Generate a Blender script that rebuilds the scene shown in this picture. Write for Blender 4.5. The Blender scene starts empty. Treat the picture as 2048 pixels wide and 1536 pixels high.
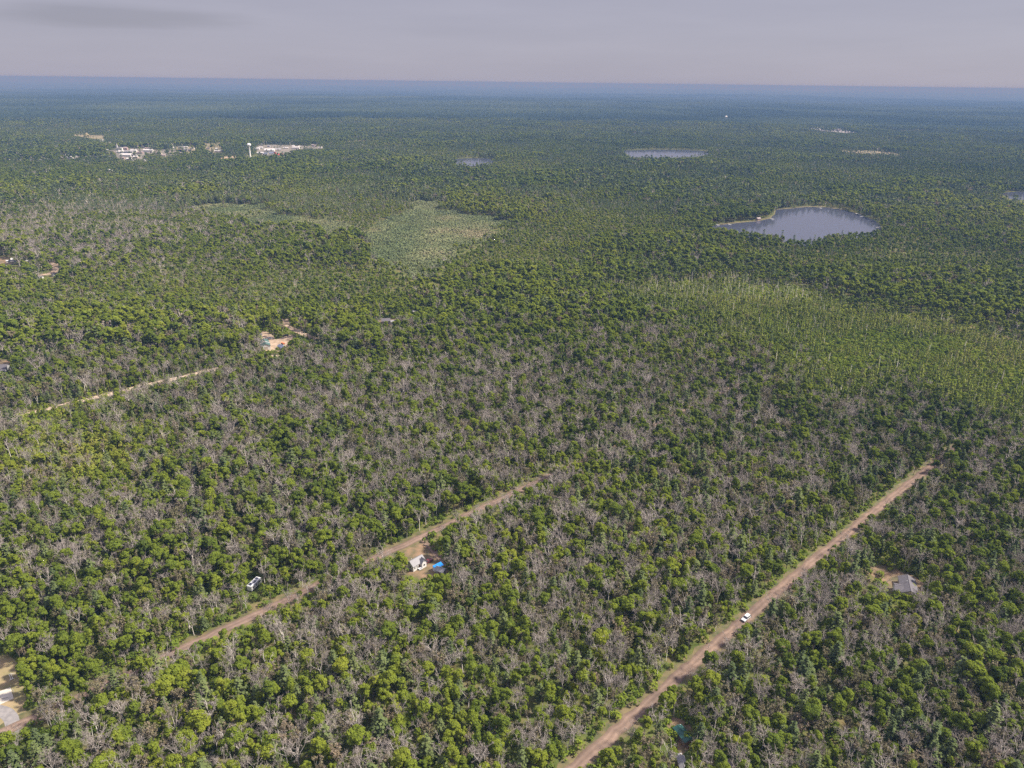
import bpy, math, random
import numpy as np
from mathutils import Vector, Matrix

# ------------------------------------------------------------------ camera
FPX, W_PX, H_PX, CAM_H = 1450.0, 2048.0, 1536.0, 210.0
PITCH = math.atan((768 - 164.5) / FPX)
ROLL = math.radians(0.70)
sc = bpy.context.scene
cam_d = bpy.data.cameras.new('camera')
cam = bpy.data.objects.new('camera', cam_d)
sc.collection.objects.link(cam)
cam_d.sensor_width = 36.0
cam_d.lens = 36.0 * FPX / W_PX
cam_d.clip_start, cam_d.clip_end = 1.0, 120000.0
_R = np.array([[math.cos(ROLL), -math.sin(ROLL)], [math.sin(ROLL), math.cos(ROLL)]])
def _axis(x, y, zf):
    d = (x, math.cos(PITCH) * zf + y * math.sin(PITCH), -math.sin(PITCH) * zf + y * math.cos(PITCH))
    return Vector(d)
ax = _axis(math.cos(ROLL), math.sin(ROLL), 0)
ay = _axis(-math.sin(ROLL), math.cos(ROLL), 0)
az = -_axis(0, 0, 1)
cam.matrix_world = Matrix(((ax.x, ay.x, az.x, 0), (ax.y, ay.y, az.y, 0), (ax.z, ay.z, az.z, CAM_H), (0, 0, 0, 1)))
sc.camera = cam
sc.render.resolution_x, sc.render.resolution_y = 1024, 768

# ------------------------------------------------------------------ sky
SUN_AZ = math.radians(7)      # from +X towards +Y
SUN_EL = math.radians(47)
world = bpy.data.worlds.new('World'); sc.world = world; world.use_nodes = True
wt = world.node_tree; wt.nodes.clear()
def N(t, typ, **kw):
    n = t.nodes.new(typ)
    for k, v in kw.items(): setattr(n, k, v)
    return n
sky = N(wt, 'ShaderNodeTexSky', sky_type='NISHITA', sun_disc=False)
sky.sun_elevation = SUN_EL; sky.sun_rotation = math.radians(90) - SUN_AZ
sky.altitude = 300; sky.air_density = 1.0; sky.dust_density = 1.0; sky.ozone_density = 1.0
wtc = N(wt, 'ShaderNodeTexCoord')
wsep = N(wt, 'ShaderNodeSeparateXYZ'); wt.links.new(wtc.outputs['Generated'], wsep.inputs[0])
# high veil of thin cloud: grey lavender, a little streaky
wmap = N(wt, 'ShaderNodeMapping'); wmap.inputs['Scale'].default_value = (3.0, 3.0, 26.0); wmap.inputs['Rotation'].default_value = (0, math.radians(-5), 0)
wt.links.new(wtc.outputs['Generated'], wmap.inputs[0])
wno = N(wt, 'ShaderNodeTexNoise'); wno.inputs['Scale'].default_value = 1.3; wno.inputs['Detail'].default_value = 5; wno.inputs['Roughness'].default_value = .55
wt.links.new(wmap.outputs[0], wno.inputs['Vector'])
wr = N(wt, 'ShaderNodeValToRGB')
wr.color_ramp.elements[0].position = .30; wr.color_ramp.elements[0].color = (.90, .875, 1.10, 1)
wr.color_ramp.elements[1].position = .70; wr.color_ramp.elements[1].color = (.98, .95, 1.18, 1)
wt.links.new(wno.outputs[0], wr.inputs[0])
# the one darker cloud bank low in the left of the sky
wdark = N(wt, 'ShaderNodeVectorMath', operation='SUBTRACT'); wdark.inputs[1].default_value = (-.44, .885, .063)
wt.links.new(wtc.outputs['Generated'], wdark.inputs[0])
wsc = N(wt, 'ShaderNodeMapping'); wsc.inputs['Scale'].default_value = (6.5, 6.5, 75.0); wsc.inputs['Rotation'].default_value = (0, math.radians(5), 0)
wt.links.new(wdark.outputs[0], wsc.inputs[0])
wno2 = N(wt, 'ShaderNodeTexNoise'); wno2.inputs['Scale'].default_value = .9; wno2.inputs['Detail'].default_value = 4
wt.links.new(wsc.outputs[0], wno2.inputs['Vector'])
wadd = N(wt, 'ShaderNodeVectorMath', operation='MULTIPLY_ADD')
wadd.inputs[1].default_value = (1.1, 1.1, 1.1)
wt.links.new(wno2.outputs['Color'], wadd.inputs[0]); wt.links.new(wsc.outputs[0], wadd.inputs[2])
wsub = N(wt, 'ShaderNodeVectorMath', operation='SUBTRACT'); wsub.inputs[1].default_value = (.55, .55, .55)
wt.links.new(wadd.outputs[0], wsub.inputs[0])
wlen = N(wt, 'ShaderNodeVectorMath', operation='LENGTH'); wt.links.new(wsub.outputs[0], wlen.inputs[0])
wmr = N(wt, 'ShaderNodeMapRange', interpolation_type='SMOOTHSTEP'); wmr.inputs[1].default_value = .3; wmr.inputs[2].default_value = 1.15; wmr.inputs[3].default_value = .84; wmr.inputs[4].default_value = 1.0
wt.links.new(wlen.outputs['Value'], wmr.inputs[0])
wmul = N(wt, 'ShaderNodeMix', data_type='RGBA', blend_type='MULTIPLY'); wmul.inputs[0].default_value = 1
wt.links.new(wr.outputs[0], wmul.inputs[6]); wt.links.new(wmr.outputs[0], wmul.inputs[7])
wz = N(wt, 'ShaderNodeMapRange', interpolation_type='SMOOTHSTEP'); wz.inputs[1].default_value = .14; wz.inputs[2].default_value = .85; wz.inputs[3].default_value = 1.0; wz.inputs[4].default_value = 2.7  # veil brightened overhead, out of view: added as soft fill light
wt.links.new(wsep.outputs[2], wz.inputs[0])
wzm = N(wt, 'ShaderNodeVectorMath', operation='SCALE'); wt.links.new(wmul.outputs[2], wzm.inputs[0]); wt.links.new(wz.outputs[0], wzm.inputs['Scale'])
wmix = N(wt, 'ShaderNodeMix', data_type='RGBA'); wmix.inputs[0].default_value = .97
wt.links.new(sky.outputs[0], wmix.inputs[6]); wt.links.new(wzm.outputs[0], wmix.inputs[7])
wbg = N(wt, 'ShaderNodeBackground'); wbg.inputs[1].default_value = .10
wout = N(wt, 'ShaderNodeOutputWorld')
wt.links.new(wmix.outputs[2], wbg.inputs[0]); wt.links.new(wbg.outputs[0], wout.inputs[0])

# ------------------------------------------------------------------ sun, exposure
sun_d = bpy.data.lights.new('sun', 'SUN'); sun_d.energy = 2.6; sun_d.angle = math.radians(5); sun_d.color = (1, .93, .82)
sun = bpy.data.objects.new('sun', sun_d); sc.collection.objects.link(sun)
_s = Vector((math.cos(SUN_AZ) * math.cos(SUN_EL), math.sin(SUN_AZ) * math.cos(SUN_EL), math.sin(SUN_EL)))
sun.rotation_euler = _s.to_track_quat('Z', 'Y').to_euler(); sun.location = (200, 0, 400)
vs = sc.view_settings
vs.view_transform = 'Standard'; vs.look = 'None'; vs.exposure = 2.0; vs.gamma = 1.0; vs.use_curve_mapping = False
cy = sc.cycles
cy.max_bounces = 4; cy.diffuse_bounces = 3; cy.glossy_bounces = 2; cy.transmission_bounces = 2; cy.volume_bounces = 1
cy.transparent_max_bounces = 4; cy.caustics_reflective = False; cy.caustics_refractive = False
cy.use_denoising = False
cy.use_adaptive_sampling = True; cy.adaptive_threshold = 0.01

# ------------------------------------------------------------------ photo <-> ground
def ray(u, v):
    a = (u - 1024) / FPX; b = (768 - v) / FPX
    c, s = math.cos(ROLL), math.sin(ROLL)
    x = a * c - b * s; y = a * s + b * c
    return x, math.cos(PITCH) + y * math.sin(PITCH), -math.sin(PITCH) + y * math.cos(PITCH)
def P(u, v, z=0.0):
    d = ray(u, v); t = (z - CAM_H) / d[2]
    return d[0] * t, d[1] * t
def PX(x, y, z):
    """world (arrays) -> photo pixel (arrays)"""
    zz = z - CAM_H
    dep = y * math.cos(PITCH) - zz * math.sin(PITCH)
    up = y * math.sin(PITCH) + zz * math.cos(PITCH)
    dep = np.maximum(dep, 1.0)
    c, s = math.cos(ROLL), math.sin(ROLL)
    a = x * c + up * s; b = -x * s + up * c
    return 1024 + FPX * a / dep, 768 - FPX * b / dep, dep
def inpoly(u, v, poly):
    poly = np.asarray(poly, float); r = np.zeros(np.shape(u), bool)
    j = len(poly) - 1
    for i in range(len(poly)):
        xi, yi = poly[i]; xj, yj = poly[j]
        if yi != yj:
            k = ((yi > v) != (yj > v)) & (u < (xj - xi) * (v - yi) / (yj - yi) + xi)
            r ^= k
        j = i
    return r
def vnoise(x, y, scale, seed):
    x = np.asarray(x, float) / scale; y = np.asarray(y, float) / scale
    xi = np.floor(x).astype(np.int64); yi = np.floor(y).astype(np.int64)
    fx = x - xi; fy = y - yi
    fx = fx * fx * (3 - 2 * fx); fy = fy * fy * (3 - 2 * fy)
    def h(a, b):
        n = (a * 374761393 + b * 668265263 + seed * 1442695041) & 0xffffffff
        n = ((n ^ (n >> 13)) * 1274126177) & 0xffffffff
        return ((n ^ (n >> 16)) & 0xffff) / 65535.0
    return (h(xi, yi) * (1 - fx) + h(xi + 1, yi) * fx) * (1 - fy) + (h(xi, yi + 1) * (1 - fx) + h(xi + 1, yi + 1) * fx) * fy
def height(x, y):
    """flat within 4.5 km, low rolling hills beyond, and the fall of the earth's curve"""
    x = np.asarray(x, float); y = np.asarray(y, float)
    r = np.hypot(x, y)
    k = np.clip((r - 4500) / 5000, 0, 1)
    hill = vnoise(x, y, 2600, 3) * .5 + vnoise(x, y, 1100, 4) * .25 + vnoise(x + 900, y, 6000, 5) * .9 - .62
    k2 = np.clip((r - 9000) / 12000, 0, 1)
    return k * hill * (40 + 60 * k2) - 105 * k2

# ------------------------------------------------------------------ materials
MATS = {}
def newmat(name):
    m = bpy.data.materials.new(name); m.use_nodes = True; MATS[name] = m
    t = m.node_tree; t.nodes.clear()
    o = N(t, 'ShaderNodeOutputMaterial')
    return m, t, o
def noise_mat(name, c1, c2, scale=1.0, rough=.8, detail=4, spec=.3, metal=0, bump=0, lo=.35, hi=.65, stretch=None, coord='Object'):
    m, t, o = newmat(name)
    tc = N(t, 'ShaderNodeTexCoord'); src = tc.outputs[coord]
    if stretch:
        mp = N(t, 'ShaderNodeMapping'); mp.inputs['Scale'].default_value = stretch
        t.links.new(src, mp.inputs[0]); src = mp.outputs[0]
    n = N(t, 'ShaderNodeTexNoise'); n.inputs['Scale'].default_value = scale; n.inputs['Detail'].default_value = detail
    t.links.new(src, n.inputs['Vector'])
    r = N(t, 'ShaderNodeValToRGB'); r.color_ramp.elements[0].position = lo; r.color_ramp.elements[1].position = hi
    r.color_ramp.elements[0].color = (*c1, 1); r.color_ramp.elements[1].color = (*c2, 1)
    t.links.new(n.outputs[0], r.inputs[0])
    b = N(t, 'ShaderNodeBsdfPrincipled'); b.inputs['Roughness'].default_value = rough; b.inputs['Specular IOR Level'].default_value = spec; b.inputs['Metallic'].default_value = metal
    t.links.new(r.outputs[0], b.inputs['Base Color'])
    if bump:
        bp = N(t, 'ShaderNodeBump'); bp.inputs['Strength'].default_value = bump
        t.links.new(n.outputs[0], bp.inputs['Height']); t.links.new(bp.outputs[0], b.inputs['Normal'])
    t.links.new(b.outputs[0], o.inputs[0])
    return m
def leaf_mat(name, cols, transl=.36, jitter=.30):
    """foliage: colour from the plant's own tint and each leaf clump's own value"""
    m, t, o = newmat(name)
    a1 = N(t, 'ShaderNodeAttribute', attribute_type='INSTANCER', attribute_name='tint')
    a2 = N(t, 'ShaderNodeAttribute', attribute_type='GEOMETRY', attribute_name='leaf')
    k = N(t, 'ShaderNodeMath', operation='MULTIPLY_ADD'); k.inputs[1].default_value = jitter; k.inputs[2].default_value = -jitter / 2
    t.links.new(a2.outputs['Fac'], k.inputs[0])
    s = N(t, 'ShaderNodeMath', operation='ADD', use_clamp=True)
    t.links.new(a1.outputs['Fac'], s.inputs[0]); t.links.new(k.outputs[0], s.inputs[1])
    r = N(t, 'ShaderNodeValToRGB')
    while len(r.color_ramp.elements) < len(cols): r.color_ramp.elements.new(.5)
    for i, c in enumerate(cols):
        r.color_ramp.elements[i].position = i / (len(cols) - 1)
        r.color_ramp.elements[i].color = (*c, 1)
    t.links.new(s.outputs[0], r.inputs[0])
    d = N(t, 'ShaderNodeBsdfDiffuse'); tr = N(t, 'ShaderNodeBsdfTranslucent'); mx = N(t, 'ShaderNodeMixShader'); mx.inputs[0].default_value = transl
    t.links.new(r.outputs[0], d.inputs[0]); t.links.new(r.outputs[0], tr.inputs[0])
    t.links.new(d.outputs[0], mx.inputs[1]); t.links.new(tr.outputs[0], mx.inputs[2]); t.links.new(mx.outputs[0], o.inputs[0])
    return m
leaf_mat('broadleaf', [(.062, .090, .024), (.112, .152, .025), (.165, .205, .027), (.225, .248, .034)])
leaf_mat('pine_needle', [(.055, .078, .036), (.085, .112, .045), (.115, .142, .052), (.15, .17, .065)], .12, .35)
leaf_mat('thin_leaf', [(.11, .115, .055), (.15, .14, .075), (.19, .165, .10), (.23, .175, .12)], .25, .5)
leaf_mat('shrub', [(.065, .098, .020), (.115, .158, .024), (.165, .205, .026), (.21, .21, .048)], .25, .5)
leaf_mat('marsh_leaf', [(.11, .14, .062), (.15, .175, .08), (.195, .21, .10), (.25, .22, .13)], .15, .5)
leaf_mat('bog_leaf', [(.095, .135, .036), (.155, .195, .040), (.21, .235, .05), (.25, .245, .08)], .2, .4)
leaf_mat('far_leaf_shaded', [(.020, .031, .019), (.034, .049, .024), (.050, .068, .029), (.072, .090, .037)], .0, .8)  # dark and bluish: shade missing between crowns, plus haze, put into the colour
leaf_mat('grey_twig', [(.15, .130, .114), (.235, .205, .182), (.31, .272, .244), (.40, .36, .325)], .0, .35)
leaf_mat('pale_bark', [(.30, .275, .25), (.42, .385, .35), (.54, .50, .46), (.68, .64, .59)], .0, .3)
noise_mat('bark', (.10, .08, .06), (.20, .17, .14), 3)

# ------------------------------------------------------------------ mesh helpers
def np_mesh(name, verts, quads=None, tris=None, mats=(), midx=None, leaf=None):
    verts = np.asarray(verts, np.float32).reshape(-1, 3)
    nq = 0 if quads is None else len(quads); nt = 0 if tris is None else len(tris)
    me = bpy.data.meshes.new(name)
    me.vertices.add(len(verts)); me.vertices.foreach_set('co', verts.ravel())
    loops = []
    if nq: loops.append(np.asarray(quads, np.int32).ravel())
    if nt: loops.append(np.asarray(tris, np.int32).ravel())
    loops = np.concatenate(loops) if loops else np.zeros(0, np.int32)
    me.loops.add(len(loops)); me.loops.foreach_set('vertex_index', loops)
    st = np.concatenate([np.arange(nq) * 4, nq * 4 + np.arange(nt) * 3]).astype(np.int32)
    me.polygons.add(nq + nt); me.polygons.foreach_set('loop_start', st)
    for m in mats: me.materials.append(MATS[m])
    if midx is not None: me.polygons.foreach_set('material_index', np.asarray(midx, np.int32))
    if leaf is not None:
        a = me.attributes.new('leaf', 'FLOAT', 'POINT'); a.data.foreach_set('value', np.asarray(leaf, np.float32))
    me.update(calc_edges=True); me.validate()
    return me
def link(name, me, parent=None):
    o = bpy.data.objects.new(name, me); sc.collection.objects.link(o)
    if parent is not None: o.parent = parent
    return o
def tag(o, label=None, cat=None, group=None, kind=None):
    if label: o['label'] = label
    if cat: o['category'] = cat
    if group: o['group'] = group
    if kind: o['kind'] = kind
    return o
class Part:
    """collects simple solids into ONE mesh"""
    def __init__(s): s.v = []; s.f = []
    def add(s, vs, fs):
        b = len(s.v); s.v += [tuple(p) for p in vs]; s.f += [tuple(i + b for i in f) for f in fs]; return s
    def box(s, cx, cy, z0, lx, ly, lz, a=0.0, taper=1.0):
        c, n = math.cos(a), math.sin(a); vs = []
        for k, t in ((0, 1.0), (1, taper)):
            for sx, sy in ((-1, -1), (1, -1), (1, 1), (-1, 1)):
                x, y = sx * lx / 2 * t, sy * ly / 2 * t
                vs.append((cx + x * c - y * n, cy + x * n + y * c, z0 + k * lz))
        return s.add(vs, [(3, 2, 1, 0), (4, 5, 6, 7), (0, 1, 5, 4), (1, 2, 6, 5), (2, 3, 7, 6), (3, 0, 4, 7)])
    def tube(s, pts, rad, n=8, cap=True):
        rings = []
        for i, p in enumerate(pts):
            p = Vector(p); d = Vector(pts[min(i + 1, len(pts) - 1)]) - Vector(pts[max(i - 1, 0)]); d.normalize()
            u = d.orthogonal().normalized(); w = d.cross(u); r = rad[i] if hasattr(rad, '__len__') else rad
            rings.append([p + (u * math.cos(2 * math.pi * k / n) + w * math.sin(2 * math.pi * k / n)) * r for k in range(n)])
        vs = [q for rg in rings for q in rg]; fs = []
        for i in range(len(pts) - 1):
            for k in range(n): fs.append((i * n + k, i * n + (k + 1) % n, (i + 1) * n + (k + 1) % n, (i + 1) * n + k))
        if cap: fs += [tuple(range(n))[::-1], tuple((len(pts) - 1) * n + k for k in range(n))]
        return s.add(vs, fs)
    def extrude(s, prof, y0, y1, axis='y', inset=0):
        """profile of (x, z) points swept across y"""
        n = len(prof); vs = [(x, y0, z) for x, z in prof] + [(x, y1, z) for x, z in prof]
        fs = [tuple(range(n)), tuple(range(2 * n - 1, n - 1, -1))] + [(i, (i + 1) % n + 0, (i + 1) % n + n, i + n)[::-1] for i in range(n)]
        return s.add(vs, fs)
    def lathe(s, prof, n=20, cx=0, cy=0):
        vs = []; fs = []
        for r, z in prof:
            for k in range(n): vs.append((cx + r * math.cos(2 * math.pi * k / n), cy + r * math.sin(2 * math.pi * k / n), z))
        for i in range(len(prof) - 1):
            for k in range(n): fs.append((i * n + k, i * n + (k + 1) % n, (i + 1) * n + (k + 1) % n, (i + 1) * n + k))
        fs += [tuple(range(n))[::-1], tuple((len(prof) - 1) * n + k for k in range(n))]
        return s.add(vs, fs)
    def build(s, name, mat, parent=None, smooth=False, bevel=0):
        me = bpy.data.meshes.new(name); me.from_pydata(s.v, [], s.f); me.materials.append(MATS[mat])
        import bmesh
        bm = bmesh.new(); bm.from_mesh(me); bmesh.ops.recalc_face_normals(bm, faces=bm.faces)
        if bevel: bmesh.ops.bevel(bm, geom=bm.edges[:], offset=bevel, segments=2, affect='EDGES', clamp_overlap=True)
        bm.to_mesh(me); bm.free()
        if smooth: me.polygons.foreach_set('use_smooth', [True] * len(me.polygons))
        return link(name, me, parent)
def empty(name, x, y, z=0.0, a=0.0):
    o = bpy.data.objects.new(name, None); sc.collection.objects.link(o)
    o.location = (x, y, z); o.rotation_euler = (0, 0, a); o.empty_display_size = .5
    return o

# ------------------------------------------------------------------ the lie of the land, read off the photo
ROAD_LOW = [(1090, 1592), (1150, 1536), (1190, 1500), (1300, 1405), (1400, 1315), (1500, 1228), (1600, 1145), (1700, 1063), (1830, 960), (1960, 858)]
ROAD_MID = [(-90, 1512), (30, 1455), (150, 1398), (350, 1305), (480, 1243), (620, 1175), (740, 1118), (860, 1066), (970, 1015), (1060, 973), (1170, 920), (1310, 850), (1500, 757)]
ROAD_FAR = [(-60, 858), (60, 828), (150, 803), (260, 778), (420, 742), (510, 722), (630, 694)]
MARSH = [(868, 396), (882, 420), (913, 432), (982, 436), (1018, 448), (984, 468), (964, 484), (922, 502), (912, 526), (880, 552), (811, 548), (757, 530), (728, 490), (728, 462), (787, 440), (821, 416)]
MARSH_WEST = [(372, 412), (455, 408), (530, 414), (560, 430), (640, 442), (720, 452), (700, 470), (600, 462), (520, 460), (480, 448), (420, 436)]
BOG = [(1195, 548), (1330, 528), (1480, 543), (1600, 562), (1740, 598), (1810, 640), (1920, 655), (2060, 700), (2300, 740), (2300, 950), (2048, 880), (1900, 838), (1760, 815), (1620, 768), (1500, 722), (1400, 668), (1290, 615)]
LAKE = [(1423, 451), (1458, 448), (1486, 445), (1517, 442), (1541, 437), (1550, 428), (1552, 420), (1582, 417), (1615, 414), (1654, 415), (1689, 420), (1712, 426), (1732, 434), (1752, 442), (1762, 454), (1764, 466), (1745, 474), (1700, 478), (1650, 482), (1618, 492), (1588, 491), (1556, 481), (1500, 477), (1455, 471), (1424, 464)]
LAKE_FAR = [(1246, 301), (1300, 299.3), (1370, 299.8), (1416, 303), (1418, 309), (1380, 315), (1320, 317), (1260, 314)]
POND = [(906, 318), (940, 316.5), (975, 317), (992, 321), (975, 330), (945, 333), (915, 330)]
LAKE_EDGE = [(1996, 386), (2040, 383), (2140, 386), (2160, 396), (2080, 402), (2020, 398)]
WATERS = [LAKE, LAKE_FAR, POND, LAKE_EDGE]
# openings that show bare ground (the visible outline in the photo)
YARD_LEFT = [(-160, 1300), (8, 1310), (34, 1325), (46, 1352), (52, 1400), (48, 1440), (36, 1452), (-160, 1470)]
YARD_WHITE = [(798, 1094), (845, 1082), (856, 1090), (892, 1128), (898, 1150), (872, 1160), (840, 1160), (818, 1152), (812, 1120)]
YARD_GREY = [(1730, 1132), (1765, 1130), (1822, 1148), (1850, 1170), (1840, 1184), (1800, 1182), (1772, 1180), (1764, 1160), (1738, 1146)]
YARD_GREEN = [(1331, 1448), (1340, 1432), (1362, 1438), (1380, 1450), (1396, 1486), (1376, 1500), (1360, 1520), (1356, 1486)]
YARD_BOTTOM = [(1355, 1512), (1368, 1512), (1374, 1560), (1350, 1560)]
YARD_BARN = [(513, 666), (530, 662), (544, 670), (552, 679), (584, 669), (592, 676), (576, 685), (578, 695), (556, 703), (523, 702), (526, 684)]
YARD_DRIVE = [(561, 638), (573, 640), (586, 655), (612, 661), (641, 676), (634, 682), (606, 672), (586, 668), (572, 660)]
YARD_PAIR = [(752, 643), (768, 638), (794, 637), (798, 646), (776, 653), (756, 652)]
YARD_WEST = [(-60, 724), (10, 718), (24, 724), (20, 740), (-60, 744)]
YARD_CURVE_HOUSE = [(-40, 514), (15, 514), (36, 521), (40, 527), (-40, 534)]
CURVE_DRIVE = [(96, 524), (112, 527), (120, 534), (112, 550), (84, 552), (74, 556), (72, 553), (82, 546), (98, 542), (110, 536), (104, 530)]
GRASS_LEFT = [(48, 846), (110, 834), (185, 826), (150, 843), (70, 858)]
GRASS_BOG = [(1660, 606), (1690, 592), (1720, 606), (1740, 625), (1690, 628)]
TOWN_A = [(120, 311), (150, 310), (200, 311), (232, 296), (262, 296), (290, 297), (310, 299), (365, 299), (372, 306), (340, 312), (300, 309), (285, 318), (262, 322), (244, 318), (215, 312), (160, 317), (122, 318)]
TOWN_B = [(344, 293), (390, 293), (400, 300), (385, 306), (355, 303)]
TOWN_C = [(404, 287), (465, 284), (468, 288), (442, 296), (448, 304), (424, 306), (410, 297)]
FIELD_SAND = [(440, 314), (470, 312), (480, 315), (470, 318), (442, 318)]
TOWN_E = [(514, 292), (545, 289), (600, 291), (640, 293), (642, 298), (600, 298), (575, 308), (568, 313), (540, 313), (516, 308), (512, 299)]
TOWER_LOT = [(488, 311), (512, 311), (520, 318), (490, 319)]
STRIP_EAST = [(690, 282), (732, 279), (772, 279), (772, 281.5), (732, 282), (692, 285)]
FIELD_NW = [(148, 268), (172, 270), (208, 271), (210, 278), (186, 277), (150, 271)]
ROAD_NW = [(45, 236), (52, 238), (68, 246), (62, 247), (47, 239)]
QUARRY = [(1615, 256), (1640, 256.5), (1680, 259), (1724, 265), (1690, 266), (1640, 261)]
SAND_STRIP = [(1784, 258.5), (1830, 256.5), (1880, 256.5), (1922, 258), (1880, 260), (1830, 261), (1790, 260.5)]
CLEAR_EAST = [(1672, 303), (1700, 300), (1760, 302), (1810, 309), (1800, 314), (1740, 311), (1690, 309)]
WHITE_EAST = [(2016, 250), (2040, 250), (2040, 253), (2016, 253)]
PALE_HILL = [(950, 196.5), (1010, 196.5), (1010, 198), (950, 198)]
YARD_CAMPER = [(494, 1152), (514, 1148), (530, 1156), (528, 1176), (506, 1188), (492, 1182)]
OPEN_FAR = [TOWN_A, TOWN_B, TOWN_C, FIELD_SAND, TOWN_E, TOWER_LOT, STRIP_EAST, FIELD_NW, ROAD_NW, QUARRY, SAND_STRIP, WHITE_EAST]
OPEN_NEAR = [YARD_CAMPER, YARD_LEFT, YARD_WHITE, YARD_GREY, YARD_GREEN, YARD_BOTTOM, YARD_BARN, YARD_DRIVE, YARD_PAIR, YARD_WEST, YARD_CURVE_HOUSE, CURVE_DRIVE, GRASS_LEFT]
SHORES = [[(1420, 453), (1446, 445.5), (1486, 442.5), (1515, 439.5), (1540, 434), (1548, 427), (1551, 418), (1580, 414.5), (1616, 411.5), (1660, 413), (1690, 418), (1690, 420), (1654, 415), (1615, 414), (1582, 417), (1552, 420), (1550, 428), (1541, 437), (1517, 442), (1486, 445), (1458, 448), (1428, 453)]]

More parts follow.
